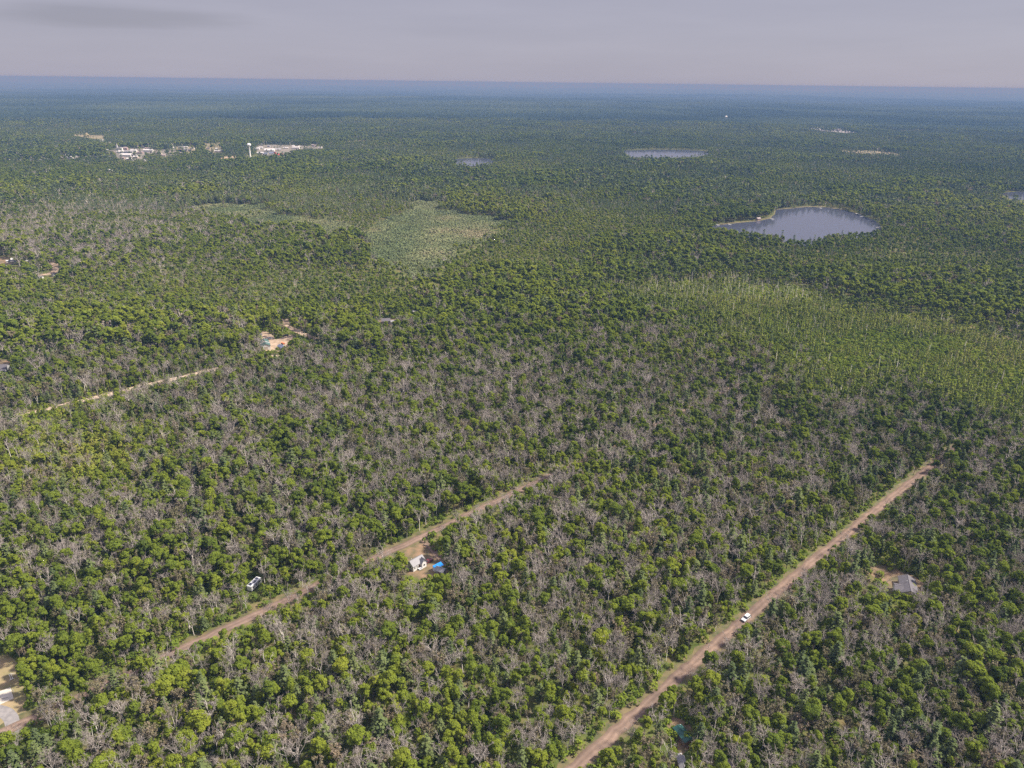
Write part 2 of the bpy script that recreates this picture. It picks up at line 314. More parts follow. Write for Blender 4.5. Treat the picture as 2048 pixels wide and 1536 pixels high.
TOWN = [  # u, v of the base, length and depth and height in metres, wall, roof, turn, what it is
    (125, 318.5, 16, 12, 7, 'siding_tan', 'roof_pink', .2, 'tan house with pinkish roof at the town\'s left end'), (138, 317, 30, 12, 5, 'siding_white', 'roof_white', .1, 'white flat-looking hall at the town\'s left end'),
    (145, 313.5, 24, 12, 5, 'siding_grey', 'roof_dark', .1, 'dark-roofed hall behind the left white hall'), (93, 318, 9, 7, 6, 'siding_white', 'roof_white', .2, 'bright white house left of the town'),
    (81, 322, 18, 7, 4, 'siding_white', 'roof_steel', .0, 'low white shed left of the town'), (63, 323, 8, 7, 5, 'siding_white', 'roof_white', .0, 'small white house below the left woods'),
    (36, 320.5, 20, 9, 4, 'siding_grey', 'roof_steel', .0, 'long grey house near the left edge'), (17, 319, 7, 6, 5, 'siding_white', 'roof_white', .0, 'small white house at the left edge'),
    (137, 283, 13, 10, 7, 'siding_tan', 'roof_pink', .0, 'tan house in woods above the town\'s left end'), (203, 283.5, 16, 12, 6, 'siding_white', 'roof_white', .6, 'white house below the field north of town'),
    (219, 287, 16, 10, 4, 'siding_cream', 'roof_pink', .1, 'cream house right of the north field'), (182, 298.5, 12, 9, 6, 'siding_white', 'roof_white', .3, 'white house above the town\'s main street'),
    (198, 303, 18, 10, 5, 'siding_pink', 'roof_pink', .3, 'pink house on the main street\'s left side'), (203, 303, 8, 7, 6, 'siding_white', 'roof_white', .3, 'narrow white house next to the pink house'),
    (186, 312, 16, 10, 5, 'siding_grey', 'roof_steel', .4, 'grey house left of the main street'), (216, 303, 9, 8, 6, 'siding_white', 'roof_white', .4, 'white house with white roof left of the church'),
    (10, 286, 18, 8, 4, 'siding_grey', 'roof_pink', .1, 'grey houses row far at the left edge'),
    (252, 300, 14, 12, 9, 'siding_pink', 'roof_pink', .1, 'tall pink brick block behind the church'), (244, 305.5, 34, 16, 5, 'siding_white', 'roof_white', .05, 'wide white shop beneath the church'),
    (258, 306, 30, 14, 6, 'siding_grey', 'roof_steel', .05, 'grey-roofed shop in the town centre'), (268, 305, 22, 14, 8, 'siding_white', 'roof_white', .1, 'white two-storey block right of the grey shop'),
    (253, 313, 40, 18, 7, 'siding_white', 'roof_white', .05, 'largest white shop at the centre\'s front'), (268, 312.5, 18, 14, 6, 'siding_grey', 'roof_dark', .1, 'dark-roofed shop at the centre\'s front'),
    (245, 318, 14, 10, 5, 'siding_pink', 'roof_pink', .2, 'pink-roofed house below the largest white shop'), (258, 320, 14, 10, 5, 'siding_pink', 'roof_white', .2, 'pink house at the centre\'s lower edge'),
    (272, 316, 16, 12, 5, 'siding_cream', 'roof_white', .1, 'cream shop at the centre\'s right front'), (264, 322, 6, 6, 8, 'siding_white', 'roof_white', .1, 'narrow tall white house in front of the centre'),
    (281, 307, 20, 10, 5, 'siding_pink', 'roof_pink', .1, 'pink long house right of the centre'), (297, 304, 34, 14, 8, 'siding_white', 'roof_white', .03, 'long white warehouse right of the centre'),
    (298, 298.5, 30, 10, 5, 'siding_brown', 'roof_pink', .03, 'brownish-pink roofed hall behind the white warehouse'), (291, 322, 10, 7, 4, 'siding_white', 'roof_white', -.5, 'white house below the white warehouse'),
    (318, 308, 22, 9, 4, 'siding_cream', 'roof_pink', .0, 'pink-roofed row on the field\'s near edge'), (328, 313, 12, 9, 5, 'siding_cream', 'roof_pink', .3, 'cream house among the trees below the field'),
    (350, 298.5, 12, 9, 7, 'siding_white', 'roof_white', .3, 'white house at the field\'s right end'), (363, 297, 22, 10, 5, 'siding_grey', 'roof_steel', .1, 'grey-roofed house among the middle houses'),
    (372, 296.5, 16, 9, 5, 'siding_white', 'roof_white', .2, 'white house topmost of the middle houses'), (370, 301.5, 20, 11, 6, 'siding_grey', 'roof_steel', .3, 'large grey house amid the middle houses'),
    (380, 302.5, 12, 9, 6, 'siding_grey', 'roof_grey', .3, 'dark grey house right of the large grey house'), (386, 298, 12, 9, 5, 'siding_white', 'roof_pink', .0, 'white house rightmost of the middle houses'),
    (409, 295, 14, 9, 6, 'siding_pink', 'roof_pink', .2, 'pink house below the pale field'), (416, 299, 12, 9, 5, 'siding_cream', 'roof_grey', .4, 'cream house in trees below the pale field'),
    (436, 304.5, 24, 10, 5, 'siding_pink', 'roof_white', .05, 'long pink house right of the middle houses'), (434, 300, 9, 8, 6, 'siding_white', 'roof_white', .1, 'white house behind the long pink house'),
    (443, 303.5, 12, 9, 6, 'siding_grey', 'roof_steel', .1, 'grey house left of the water tower'), (504, 287, 9, 8, 7, 'siding_cream', 'roof_white', .1, 'cream house behind the water tower, left one'),
    (509, 287, 9, 8, 7, 'siding_cream', 'roof_white', .1, 'cream house behind the water tower, right one'), (523, 291, 10, 8, 6, 'siding_white', 'roof_steel', .2, 'white house beyond the big pale roof'),
    (538, 294, 10, 10, 6, 'siding_grey', 'roof_steel', .0, 'grey block above the big pale roof'), (489, 294, 14, 6, 3, 'siding_white', 'roof_white', .0, 'low white shed left of the water tower\'s head'),
    (514, 299, 22, 10, 5, 'siding_white', 'roof_white', .0, 'white hall right of the water tower\'s stem'), (522, 297, 16, 9, 5, 'siding_white', 'roof_white', .1, 'white hall beyond the water tower'),
    (540, 302.5, 40, 24, 5, 'siding_white', 'roof_white', .05, 'big pale flat factory right of the water tower'), (554, 302, 30, 20, 6, 'siding_cream', 'roof_steel', .5, 'grey-blue roofed factory next to the red roof'),
    (521, 307.5, 26, 10, 4, 'siding_white', 'roof_white', .0, 'long white row in front of the big factory'), (532, 310, 14, 10, 6, 'siding_white', 'roof_blue', .2, 'blue-roofed house with white wall'),
    (543, 309.5, 16, 11, 7, 'siding_white', 'roof_blue', .3, 'larger blue-roofed house left of the red roof'), (559, 312, 26, 13, 5, 'siding_white', 'roof_red', .15, 'hall with the bright red roof'),
    (549, 307, 10, 9, 6, 'siding_red', 'roof_dark', .2, 'red-walled house behind the bright red roof'), (575, 309.5, 14, 9, 4, 'siding_cream', 'roof_pink', .1, 'cream house right of the bright red roof'),
    (572, 297, 22, 8, 3, 'siding_cream', 'roof_white', .0, 'pale low shed on the road east'), (587, 295.5, 10, 8, 9, 'siding_white', 'roof_white', .1, 'tall white house at the east end'),
    (592, 297.5, 30, 12, 6, 'siding_white', 'roof_white', .05, 'long white house at the east end'), (599, 295.5, 8, 8, 6, 'siding_white', 'roof_white', .1, 'small white house right end of the long white house'),
    (626, 293, 10, 8, 7, 'siding_grey', 'roof_pink', .1, 'pinkish house left of the east pair'), (632, 293.5, 10, 8, 6, 'siding_pink', 'roof_pink', .1, 'pinkish house right of the east pair'),
    (641, 296.5, 14, 9, 4, 'siding_white', 'roof_white', .0, 'pale barn at the town\'s east edge'), (1622, 257, 26, 14, 12, 'siding_white', 'roof_white', .0, 'white plant building at the distant quarry'),
    (1632, 257.5, 40, 12, 6, 'siding_white', 'roof_white', .0, 'low white shed beside the quarry plant'), (1676, 261.5, 30, 14, 8, 'siding_pink', 'roof_pink', .0, 'pinkish shed in the middle of the quarry')]
LOTS = [(t_[0], t_[1], t_[2] * 1.5) for t_ in TOWN] + [(1571, 411, 14), (1427, 441, 12), (983, 312.5, 20), (978, 313, 10), (691, 320.5, 20), (1045, 384.5, 12), (898, 242.5, 26), (923.5, 242.5, 26), (1387, 242, 26), (221, 343, 12), (42, 602, 6), (55, 525, 7), (829, 626.5, 7), (787, 647, 8), (1796, 446, 9)]
LOT_POLYS = []
for (u_, v_, w_) in LOTS:      # a building's own plot, open towards the camera
    mp = P(u_, v_)[1] / FPX; hw_ = w_ / 2 / mp + .5
    LOT_POLYS.append([(u_ - hw_, v_ - max(2.2, 3.5 / mp)), (u_ + hw_, v_ - max(2.2, 3.5 / mp)), (u_ + hw_, v_ + .6), (u_ - hw_, v_ + .6)])
def world_line(px): return np.array([P(u, v) for u, v in px])
LINES = {'low': world_line(ROAD_LOW), 'mid': world_line(ROAD_MID), 'far': world_line(ROAD_FAR)}
def smooth_line(pts, step=4.0):
    """straighten a hand-read road: fit a gentle cubic along its length"""
    a = pts[0]; d = pts[-1] - a; L = np.hypot(*d); d = d / L; n = np.array([-d[1], d[0]])
    s = (pts - a) @ d; w = (pts - a) @ n
    k = np.polyfit(s, w, 2)
    ss = np.arange(0, L, step)
    return a + ss[:, None] * d + np.polyval(k, ss)[:, None] * n
for _k in LINES: LINES[_k] = smooth_line(LINES[_k])
def line_dist(x, y, key):
    """signed distance to a road: positive on the side away from the camera's right (left of travel)"""
    L = LINES[key]; best = np.full(np.shape(x), 1e9); sg = np.zeros(np.shape(x))
    for i in range(0, len(L) - 1, 4):
        a = L[i]; b = L[min(i + 4, len(L) - 1)]; d = b - a; l2 = d @ d
        if l2 == 0: continue
        t = np.clip(((x - a[0]) * d[0] + (y - a[1]) * d[1]) / l2, 0, 1)
        ex = x - a[0] - t * d[0]; ey = y - a[1] - t * d[1]; q = np.hypot(ex, ey)
        m = q < best
        best = np.where(m, q, best); sg = np.where(m, np.sign(d[0] * ey - d[1] * ex), sg)
    return best, sg

# ------------------------------------------------------------------ ground sheets
noise_mat('grass_dry', (.058, .066, .026), (.15, .115, .058), .25, detail=6, coord='Object')
noise_mat('lawn', (.16, .145, .065), (.27, .20, .115), .16, detail=6)
noise_mat('sand', (.22, .165, .112), (.36, .27, .195), .2, detail=6)
noise_mat('pale_road', (.24, .19, .14), (.42, .33, .25), .3, detail=6)
noise_mat('dirt_yard', (.085, .078, .038), (.21, .135, .082), .22, detail=6)
noise_mat('asphalt', (.16, .15, .15), (.22, .205, .20), .6)
noise_mat('town_paving', (.10, .10, .07), (.20, .175, .15), .03, detail=6)
noise_mat('field', (.15, .135, .07), (.23, .19, .11), .02, detail=6)
noise_mat('quarry_rock', (.20, .20, .21), (.33, .31, .30), .02, detail=6)

def ground_material():
    m, t, o = newmat('forest_floor')
    tc = N(t, 'ShaderNodeTexCoord')
    n1 = N(t, 'ShaderNodeTexNoise'); n1.inputs['Scale'].default_value = .09; n1.inputs['Detail'].default_value = 7; n1.inputs['Roughness'].default_value = .65
    n2 = N(t, 'ShaderNodeTexNoise'); n2.inputs['Scale'].default_value = .8; n2.inputs['Detail'].default_value = 5
    for n in (n1, n2): t.links.new(tc.outputs['Object'], n.inputs['Vector'])
    r = N(t, 'ShaderNodeValToRGB'); e = r.color_ramp.elements
    e[0].position = .34; e[0].color = (.06, .085, .024, 1); e[1].position = .68; e[1].color = (.17, .13, .075, 1)
    k = e.new(.5); k.color = (.10, .115, .038, 1)
    t.links.new(n1.outputs[0], r.inputs[0])
    mx = N(t, 'ShaderNodeMix', data_type='RGBA', blend_type='MULTIPLY'); mx.inputs[0].default_value = .6
    r2 = N(t, 'ShaderNodeValToRGB'); r2.color_ramp.elements[0].color = (.5, .5, .45, 1); r2.color_ramp.elements[1].color = (1.3, 1.25, 1.2, 1)
    t.links.new(n2.outputs[0], r2.inputs[0]); t.links.new(r.outputs[0], mx.inputs[6]); t.links.new(r2.outputs[0], mx.inputs[7])
    b = N(t, 'ShaderNodeBsdfDiffuse'); t.links.new(mx.outputs[2], b.inputs[0]); t.links.new(b.outputs[0], o.inputs[0])
ground_material()
def make_ground():
    rs = np.concatenate([[0], np.geomspace(150, 4500, 14), np.geomspace(4900, 50000, 60)])
    az_ = np.radians(np.linspace(0, 360, 181)[:-1])
    vs = [(0, 0, 0)]
    for r in rs[1:]:
        x = r * np.cos(az_); y = r * np.sin(az_); z = height(x, y)
        vs += list(zip(x, y, z))
    n = len(az_); q = []; tr = [(0, 1 + k, 1 + (k + 1) % n) for k in range(n)]
    for i in range(len(rs) - 2):
        for k in range(n):
            a = 1 + i * n; b = a + n
            q.append((a + k, b + k, b + (k + 1) % n, a + (k + 1) % n))
    me = np_mesh('ground', vs, q, tr, ['forest_floor'])
    tag(link('ground', me), kind='structure')
make_ground()
def densify(poly, step, wob, seed):
    """polygon in world metres with a finer, slightly ragged edge"""
    rnd = random.Random(seed); out = []
    for i in range(len(poly)):
        a = np.array(poly[i]); b = np.array(poly[(i + 1) % len(poly)]); L = np.hypot(*(b - a)); n = max(1, int(L / step))
        nrm = np.array([-(b - a)[1], (b - a)[0]]) / max(L, 1e-6)
        for k in range(n):
            out.append(tuple(a + (b - a) * k / n + nrm * (rnd.uniform(-wob, wob) if k else 0)))
    return out
def sheet(name, px, mat, z, step=4, wob=.6, seed=1, kind='structure', scale=1.0):
    w = [P(u, v) for u, v in px]
    if scale != 1:
        c = np.mean(w, axis=0); w = [tuple(c + (np.array(p) - c) * scale) for p in w]
    w = densify(w, step, wob, seed)
    me = bpy.data.meshes.new(name); me.from_pydata([(x, y, z) for x, y in w], [], [tuple(range(len(w)))])
    me.materials.append(MATS[mat])
    if me.polygons[0].normal.z < 0: me.flip_normals()
    return tag(link(name, me), kind=kind)
def road_material():
    m, t, o = newmat('dirt_road')
    a = N(t, 'ShaderNodeAttribute', attribute_name='across')
    tc = N(t, 'ShaderNodeTexCoord')
    n1 = N(t, 'ShaderNodeTexNoise'); n1.inputs['Scale'].default_value = .12; n1.inputs['Detail'].default_value = 7; n1.inputs['Roughness'].default_value = .7
    t.links.new(tc.outputs['Object'], n1.inputs['Vector'])
    r = N(t, 'ShaderNodeValToRGB'); e = r.color_ramp.elements
    e[0].position = .3; e[0].color = (.108, .080, .067, 1); e[1].position = .72; e[1].color = (.25, .176, .135, 1)
    k = e.new(.52); k.color = (.172, .123, .097, 1)
    t.links.new(n1.outputs[0], r.inputs[0])
    # wheel tracks: packed, paler sand; loose darker crown and shoulders
    r2 = N(t, 'ShaderNodeValToRGB'); e = r2.color_ramp.elements
    e[0].position = 0; e[0].color = (.72, .74, .70, 1); e[1].position = 1; e[1].color = (.60, .66, .55, 1)
    for p_, c_ in ((.18, .9), (.28, 1.12), (.4, .98), (.5, .84), (.6, 1.0), (.72, 1.14), (.84, .92)):
        k = e.new(p_); k.color = (c_, c_, c_, 1)
    t.links.new(a.outputs['Fac'], r2.inputs[0])
    mx = N(t, 'ShaderNodeMix', data_type='RGBA', blend_type='MULTIPLY'); mx.inputs[0].default_value = 1
    t.links.new(r.outputs[0], mx.inputs[6]); t.links.new(r2.outputs[0], mx.inputs[7])
    b = N(t, 'ShaderNodeBsdfDiffuse'); t.links.new(mx.outputs[2], b.inputs[0]); t.links.new(b.outputs[0], o.inputs[0])
road_material()
def ribbon(name, pts, width, mat, z, seed=1, ragged=.35, kind='structure'):
    rnd = random.Random(seed); n = len(pts); V = []; Q = []; A = []; M = 8
    for i in range(n):
        d = pts[min(i + 1, n - 1)] - pts[max(i - 1, 0)]; d = d / np.hypot(*d); nn = np.array([-d[1], d[0]])
        l = width / 2 + rnd.uniform(-ragged, ragged); r = width / 2 + rnd.uniform(-ragged, ragged)
        for k in range(M + 1):
            p = pts[i] + nn * (l - (l + r) * k / M); V.append((p[0], p[1], z)); A.append(k / M)
    for i in range(n - 1):
        for k in range(M):
            a = i * (M + 1) + k; Q.append((a, a + M + 1, a + M + 2, a + 1))
    me = np_mesh(name, V, Q, None, [mat])
    at = me.attributes.new('across', 'FLOAT', 'POINT'); at.data.foreach_set('value', np.array(A, np.float32))
    if me.polygons[0].normal.z < 0: me.flip_normals()
    return tag(link(name, me), kind=kind)
ribbon('dirt_road', LINES['low'], 5.0, 'dirt_road', .020, 1, .55)
ribbon('dirt_road', LINES['mid'], 4.5, 'dirt_road', .020, 2, .5)
ribbon('dirt_road', LINES['far'], 6.0, 'pale_road', .020, 3, .5)
ribbon('road_verge', LINES['low'], 8.5, 'grass_dry', .008, 4, 1.2)
ribbon('road_verge', LINES['mid'], 9, 'grass_dry', .008, 5, 1.2)
ribbon('road_verge', LINES['far'], 11, 'grass_dry', .008, 6, 1.2)
for nm, px, mt, z, st, wob, sd in [
        ('lawn', YARD_LEFT, 'lawn', .006, 3, .8, 1), ('yard', YARD_WHITE, 'dirt_yard', .006, 1.5, 1.3, 2), ('yard', YARD_GREY, 'dirt_yard', .006, 1.5, 1.3, 3),
        ('yard', YARD_GREEN, 'dirt_yard', .006, 2, .6, 4), ('yard', YARD_BARN, 'sand', .006, 3, .8, 5), ('yard', YARD_PAIR, 'dirt_yard', .006, 3, .8, 6),
        ('yard', YARD_WEST, 'dirt_yard', .006, 3, .8, 7), ('yard', YARD_CURVE_HOUSE, 'dirt_yard', .006, 3, .8, 8), ('clearing', GRASS_LEFT, 'grass_dry', .006, 4, 2, 9),
        ('shore', SHORES[0], 'grass_dry', .006, 8, 2, 10),
        ('town_ground', TOWN_A, 'town_paving', .03, 25, 5, 11), ('town_ground', TOWN_B, 'field', .03, 25, 5, 12), ('town_ground', TOWN_C, 'field', .03, 25, 5, 13),
        ('sand_field', FIELD_SAND, 'sand', .03, 25, 5, 14), ('town_ground', TOWN_E, 'town_paving', .03, 25, 5, 15), ('field', STRIP_EAST, 'field', .03, 25, 4, 16),
        ('field', FIELD_NW, 'field', .03, 25, 4, 17), ('road', ROAD_NW, 'quarry_rock', .03, 30, 3, 18), ('quarry', QUARRY, 'quarry_rock', .05, 40, 8, 19),
        ('sand_pit', SAND_STRIP, 'field', .05, 40, 8, 20), ('clearing', CLEAR_EAST, 'field', .03, 25, 8, 21)]:
    sheet(nm, px, mt, z, st, wob, sd)
sheet('clearing', [(YB[0], YB[1]) for YB in YARD_BOTTOM], 'dirt_yard', .006, 2, .6, 22)
ribbon('driveway', np.array([P(*p) for p in [(846, 1080), (856, 1090), (868, 1103), (880, 1115), (894, 1127), (906, 1136)]]), 4.2, 'dirt_road', .014, 7, .35)
ribbon('driveway', smooth_line(np.array([P(*p) for p in [(18, 1478), (24, 1462), (26, 1450)]]), 1.5), 4.6, 'asphalt', .012, 8, .05)
def bezier(px, n=24):
    w = [np.array(P(*p)) for p in px]; out = []
    for i in range(n + 1):
        t = i / n; q = list(w)
        while len(q) > 1: q = [q[j] * (1 - t) + q[j + 1] * t for j in range(len(q) - 1)]
        out.append(q[0])
    return np.array(out)
ribbon('driveway', bezier([(25, 1452), (26, 1424), (-2, 1414), (-50, 1420)]), 4.4, 'asphalt', .016, 9, .05)
ribbon('driveway', bezier([(100, 523), (124, 530), (118, 552), (72, 550)]), 9.0, 'sand', .020, 10, .6)
ribbon('driveway', bezier([(570, 636), (568, 652), (590, 660), (638, 682)]), 6.5, 'sand', .014, 11, .5)

# water
m, t, o = newmat('lake_water')
b = N(t, 'ShaderNodeBsdfPrincipled'); b.inputs['Base Color'].default_value = (.05, .055, .08, 1); b.inputs['Roughness'].default_value = .12; b.inputs['IOR'].default_value = 1.33
tc = N(t, 'ShaderNodeTexCoord'); nz = N(t, 'ShaderNodeTexNoise'); nz.inputs['Scale'].default_value = .35; nz.inputs['Detail'].default_value = 4
bp = N(t, 'ShaderNodeBump'); bp.inputs['Strength'].default_value = .12; bp.inputs['Distance'].default_value = .3
t.links.new(tc.outputs['Object'], nz.inputs['Vector']); t.links.new(nz.outputs[0], bp.inputs['Height']); t.links.new(bp.outputs[0], b.inputs['Normal']); t.links.new(b.outputs[0], o.inputs[0])
sheet('lake', LAKE, 'lake_water', .05, 10, 1.2, 31); sheet('lake', LAKE_FAR, 'lake_water', .05, 30, 4, 32)
sheet('pond', POND, 'lake_water', .05, 25, 3, 33); sheet('lake', LAKE_EDGE, 'lake_water', .05, 25, 3, 34)

# ------------------------------------------------------------------ plants: prototype meshes
def unit(a): return a / np.maximum(np.linalg.norm(a, axis=-1, keepdims=True), 1e-9)
def cards(rng, pos, nrm, size, aspect=1.0, fold=.0):
    """one small leaf-spray quad per position"""
    n = len(pos); nrm = unit(nrm)
    r = rng.normal(size=(n, 3)); u = unit(r - (r * nrm).sum(1, keepdims=True) * nrm); w = np.cross(nrm, u)
    s = size * rng.uniform(.65, 1.3, (n, 1)) / 2
    jit = lambda: 1 + rng.uniform(-.3, .3, (n, 1))
    c = [pos - u * s * jit() - w * s * aspect * .5, pos + u * s * .3 - w * s * aspect * jit(), pos + u * s * jit() + w * s * aspect * .4, pos - u * s * .2 + w * s * aspect * jit()]
    V = np.stack(c, 1).reshape(-1, 3); Q = np.arange(n * 4).reshape(n, 4)
    return V, Q
def prism_segs(a, b, ra, rb):
    """three-sided tapered sticks from a to b"""
    n = len(a); d = unit(b - a); ref = np.where(np.abs(d[:, 2:3]) > .9, [[1., 0, 0]], [[0., 0, 1]])
    u = unit(np.cross(d, ref)); w = np.cross(d, u); V = []
    for p, r in ((a, ra), (b, rb)):
        for k in range(3):
            an = 2 * math.pi * k / 3; V.append(p + (u * math.cos(an) + w * math.sin(an)) * np.asarray(r).reshape(-1, 1))
    V = np.stack(V, 1).reshape(-1, 3); base = np.arange(n)[:, None] * 6
    Q = np.concatenate([base + np.array([[k, (k + 1) % 3, 3 + (k + 1) % 3, 3 + k]]) for k in range(3)])
    return V, Q
def limbs(rng, H, spread, n1, n2, n3, n4, r0, twig, up=.75, fork=.35):
    """a branching skeleton: lists of (a, b, ra, rb) per level"""
    out = [[] for _ in range(4)]
    z0 = H * fork; lean = rng.normal(size=2) * .03
    p0 = np.zeros(3); p1 = np.array([lean[0] * z0, lean[1] * z0, z0])
    out[0].append((p0, p1, r0, r0 * .75))
    for i in range(n1):
        an = 2 * math.pi * (i + rng.uniform(-.3, .3)) / n1; sp = spread * rng.uniform(.45, 1.0)
        top = np.array([math.cos(an) * sp, math.sin(an) * sp, H * rng.uniform(.80, 1.0)]) + p1 * [1, 1, 0]
        st = p1 * rng.uniform(.75, 1.0)
        prev = st; K = 3; path = [st]
        for k in range(1, K + 1):
            f = k / K; q = st + (top - st) * f; q[:2] += rng.normal(size=2) * .35; q[2] += math.sin(f * 3) * .6
            out[0].append((prev, q, r0 * .55 * (1 - .28 * (k - 1)), r0 * .55 * (1 - .28 * k))); prev = q; path.append(q)
        for j in range(n2):
            f = rng.uniform(.25, 1.0); idx = min(int(f * K), K - 1); g = f * K - idx
            s2 = path[idx] * (1 - g) + path[idx + 1] * g
            d = unit(rng.normal(size=3) + np.array([math.cos(an), math.sin(an), 0]) * .7 + [0, 0, up]); L = spread * rng.uniform(.35, .65)
            e2 = s2 + d * L; mid = s2 + d * L * .5 + rng.normal(size=3) * .15
            out[1].append((s2, mid, r0 * .22, r0 * .17)); out[1].append((mid, e2, r0 * .17, r0 * .09))
            for k in range(n3):
                g = rng.uniform(.3, 1.0); s3 = s2 + (e2 - s2) * g; d3 = unit(d * .8 + rng.normal(size=3) * .8 + [0, 0, up * .5]); L3 = L * rng.uniform(.35, .6)
                e3 = s3 + d3 * L3
                out[2].append((s3, e3, twig * 1.3, twig))
                for m_ in range(n4):
                    g = rng.uniform(.3, 1.0); s4 = s3 + (e3 - s3) * g; d4 = unit(d3 + rng.normal(size=3) * .8 + [0, 0, .2])
                    out[3].append((s4, s4 + d4 * L3 * rng.uniform(.4, .75), twig, twig * .5))
    return out
def segs(lst):
    if not lst: return np.zeros((0, 3)), np.zeros((0, 4), int)
    return prism_segs(np.array([s[0] for s in lst], float), np.array([s[1] for s in lst], float), np.array([s[2] for s in lst]), np.array([s[3] for s in lst]))
def join(parts):
    V = []; Q = []; M = []; b = 0; Lf = []
    for v, q, mi, lf in parts:
        if len(v) == 0: continue
        V.append(v); Q.append(np.asarray(q) + b); M += [mi] * len(q); Lf.append(np.broadcast_to(np.asarray(lf, float).ravel(), (len(v),)) if np.size(lf) == 1 else lf); b += len(v)
    return np.concatenate(V), np.concatenate(Q), M, np.concatenate(Lf)
def crown_leaves(rng, R, zc, rz, nl, n, size, low=-.35, lobe=(.24, .42)):
    """points on the outside of a cluster of lobes"""
    dirs = unit(rng.normal(size=(nl * 6, 3))); dirs = dirs[dirs[:, 2] > low][:nl]
    nl = len(dirs)
    C = np.stack([dirs[:, 0] * R, dirs[:, 1] * R, dirs[:, 2] * rz], 1) * rng.uniform(.52, .82, (nl, 1)) + [0, 0, zc]
    C[0] = [0, 0, zc + rz * .55]
    an = rng.uniform(0, 6.28); st = rng.uniform(.62, 1.0); ca, sa = math.cos(an), math.sin(an)
    p = C[:, 0] * ca + C[:, 1] * sa; q = (C[:, 1] * ca - C[:, 0] * sa) * st; C[:, 0] = p * ca - q * sa; C[:, 1] = p * sa + q * ca
    C[:, :2] += rng.normal(size=2) * R * .16
    C = C[rng.uniform(size=nl) < .86] if nl > 10 else C
    nl = len(C)
    rad = R * rng.uniform(lobe[0], lobe[1], nl)
    pick = rng.choice(nl, n, p=rad ** 2 / (rad ** 2).sum())
    d = unit(rng.normal(size=(n, 3)) + unit(C[pick] - [0, 0, zc - rz * .5]) * .75)
    pos = C[pick] + d * (rad[pick] * rng.uniform(.72, 1.06, n))[:, None] * [1, 1, .85]
    nrm = d + rng.normal(size=(n, 3)) * (.45 if n > 600 else .3) + [0, 0, (.35 if n > 600 else .7)]
    V, Q = cards(rng, pos, nrm, size)
    lv = np.clip(rng.normal(.5, .22, nl)[pick] * .6 + rng.uniform(0, .4, n), 0, 1)
    return V, Q, np.repeat(lv, 4)
def broadleaf_parts(seed, lod=0):
    rng = np.random.default_rng(seed); rnd = rng.uniform
    H = rnd(10.5, 13.5); R = rnd(1.6, 3.3); rz = rnd(3.0, 5.6)
    n, size, nl = ((1700, .52, 30), (300, 1.2, 14), (70, 2.3, 8))[lod]
    if lod == 0: n = int(n * (R / 2.7) ** 1.4)
    V, Q, lf = crown_leaves(rng, R, H - rz * .95, rz, int(nl * rnd(.75, 1.2)), n, size)
    sk = limbs(rng, H * .85, R * .6, 4, 2, 0, 0, .17, .03, fork=.4)
    tv, tq = segs(sk[0] + (sk[1] if lod == 0 else [])) if lod < 2 else segs(sk[0][:1])
    return (V, Q, lf), (tv, tq)
def bare_parts(seed, lod=0):
    rng = np.random.default_rng(seed); H = rng.uniform(10.5, 14.5); sp = rng.uniform(2.2, 4.4)
    c = ((rng.integers(4, 7), 6, 5, 3), (4, 5, 4, 0), (4, 4, 0, 0))[lod]
    sk = limbs(rng, H, sp, int(c[0]), c[1], c[2], c[3], rng.uniform(.16, .25) * (1, 1.2, 1.8)[lod], (.026, .06, .10)[lod], up=rng.uniform(.5, 1.1), fork=rng.uniform(.34, .6))
    tv, tq = segs(sk[0]); bv, bq = segs(sk[1] + sk[2] + sk[3])
    return (bv, bq, rng.uniform(0, 1, len(bv) // 6).repeat(6)), (tv, tq)
def sparse_parts(seed, lod=0):
    """thin crown: twigs with a haze of small olive-brown leaves"""
    rng = np.random.default_rng(seed); H = rng.uniform(9.5, 13); sp = rng.uniform(1.5, 2.6)
    c = ((4, 6, 4, 2), (4, 4, 3, 0), (3, 3, 0, 0))[lod]
    sk = limbs(rng, H, sp, *c, .12, (.025, .055, .09)[lod], up=1.1, fork=.28)
    tv, tq = segs(sk[0]); bv, bq = segs(sk[1] + sk[2] + sk[3])
    src = sk[2] + sk[1]; k = (520, 120, 34)[lod]
    pk = rng.integers(0, len(src), k); f = rng.uniform(0, 1.1, (k, 1))
    pos = np.array([src[i][0] for i in pk]) * (1 - f) + np.array([src[i][1] for i in pk]) * f + rng.normal(size=(k, 3)) * .25
    V, Q = cards(rng, pos, rng.normal(size=(k, 3)) + [0, 0, .5], (.42, .9, 1.7)[lod])
    return (V, Q, rng.uniform(0, 1, k).repeat(4)), (tv, tq), (bv, bq)
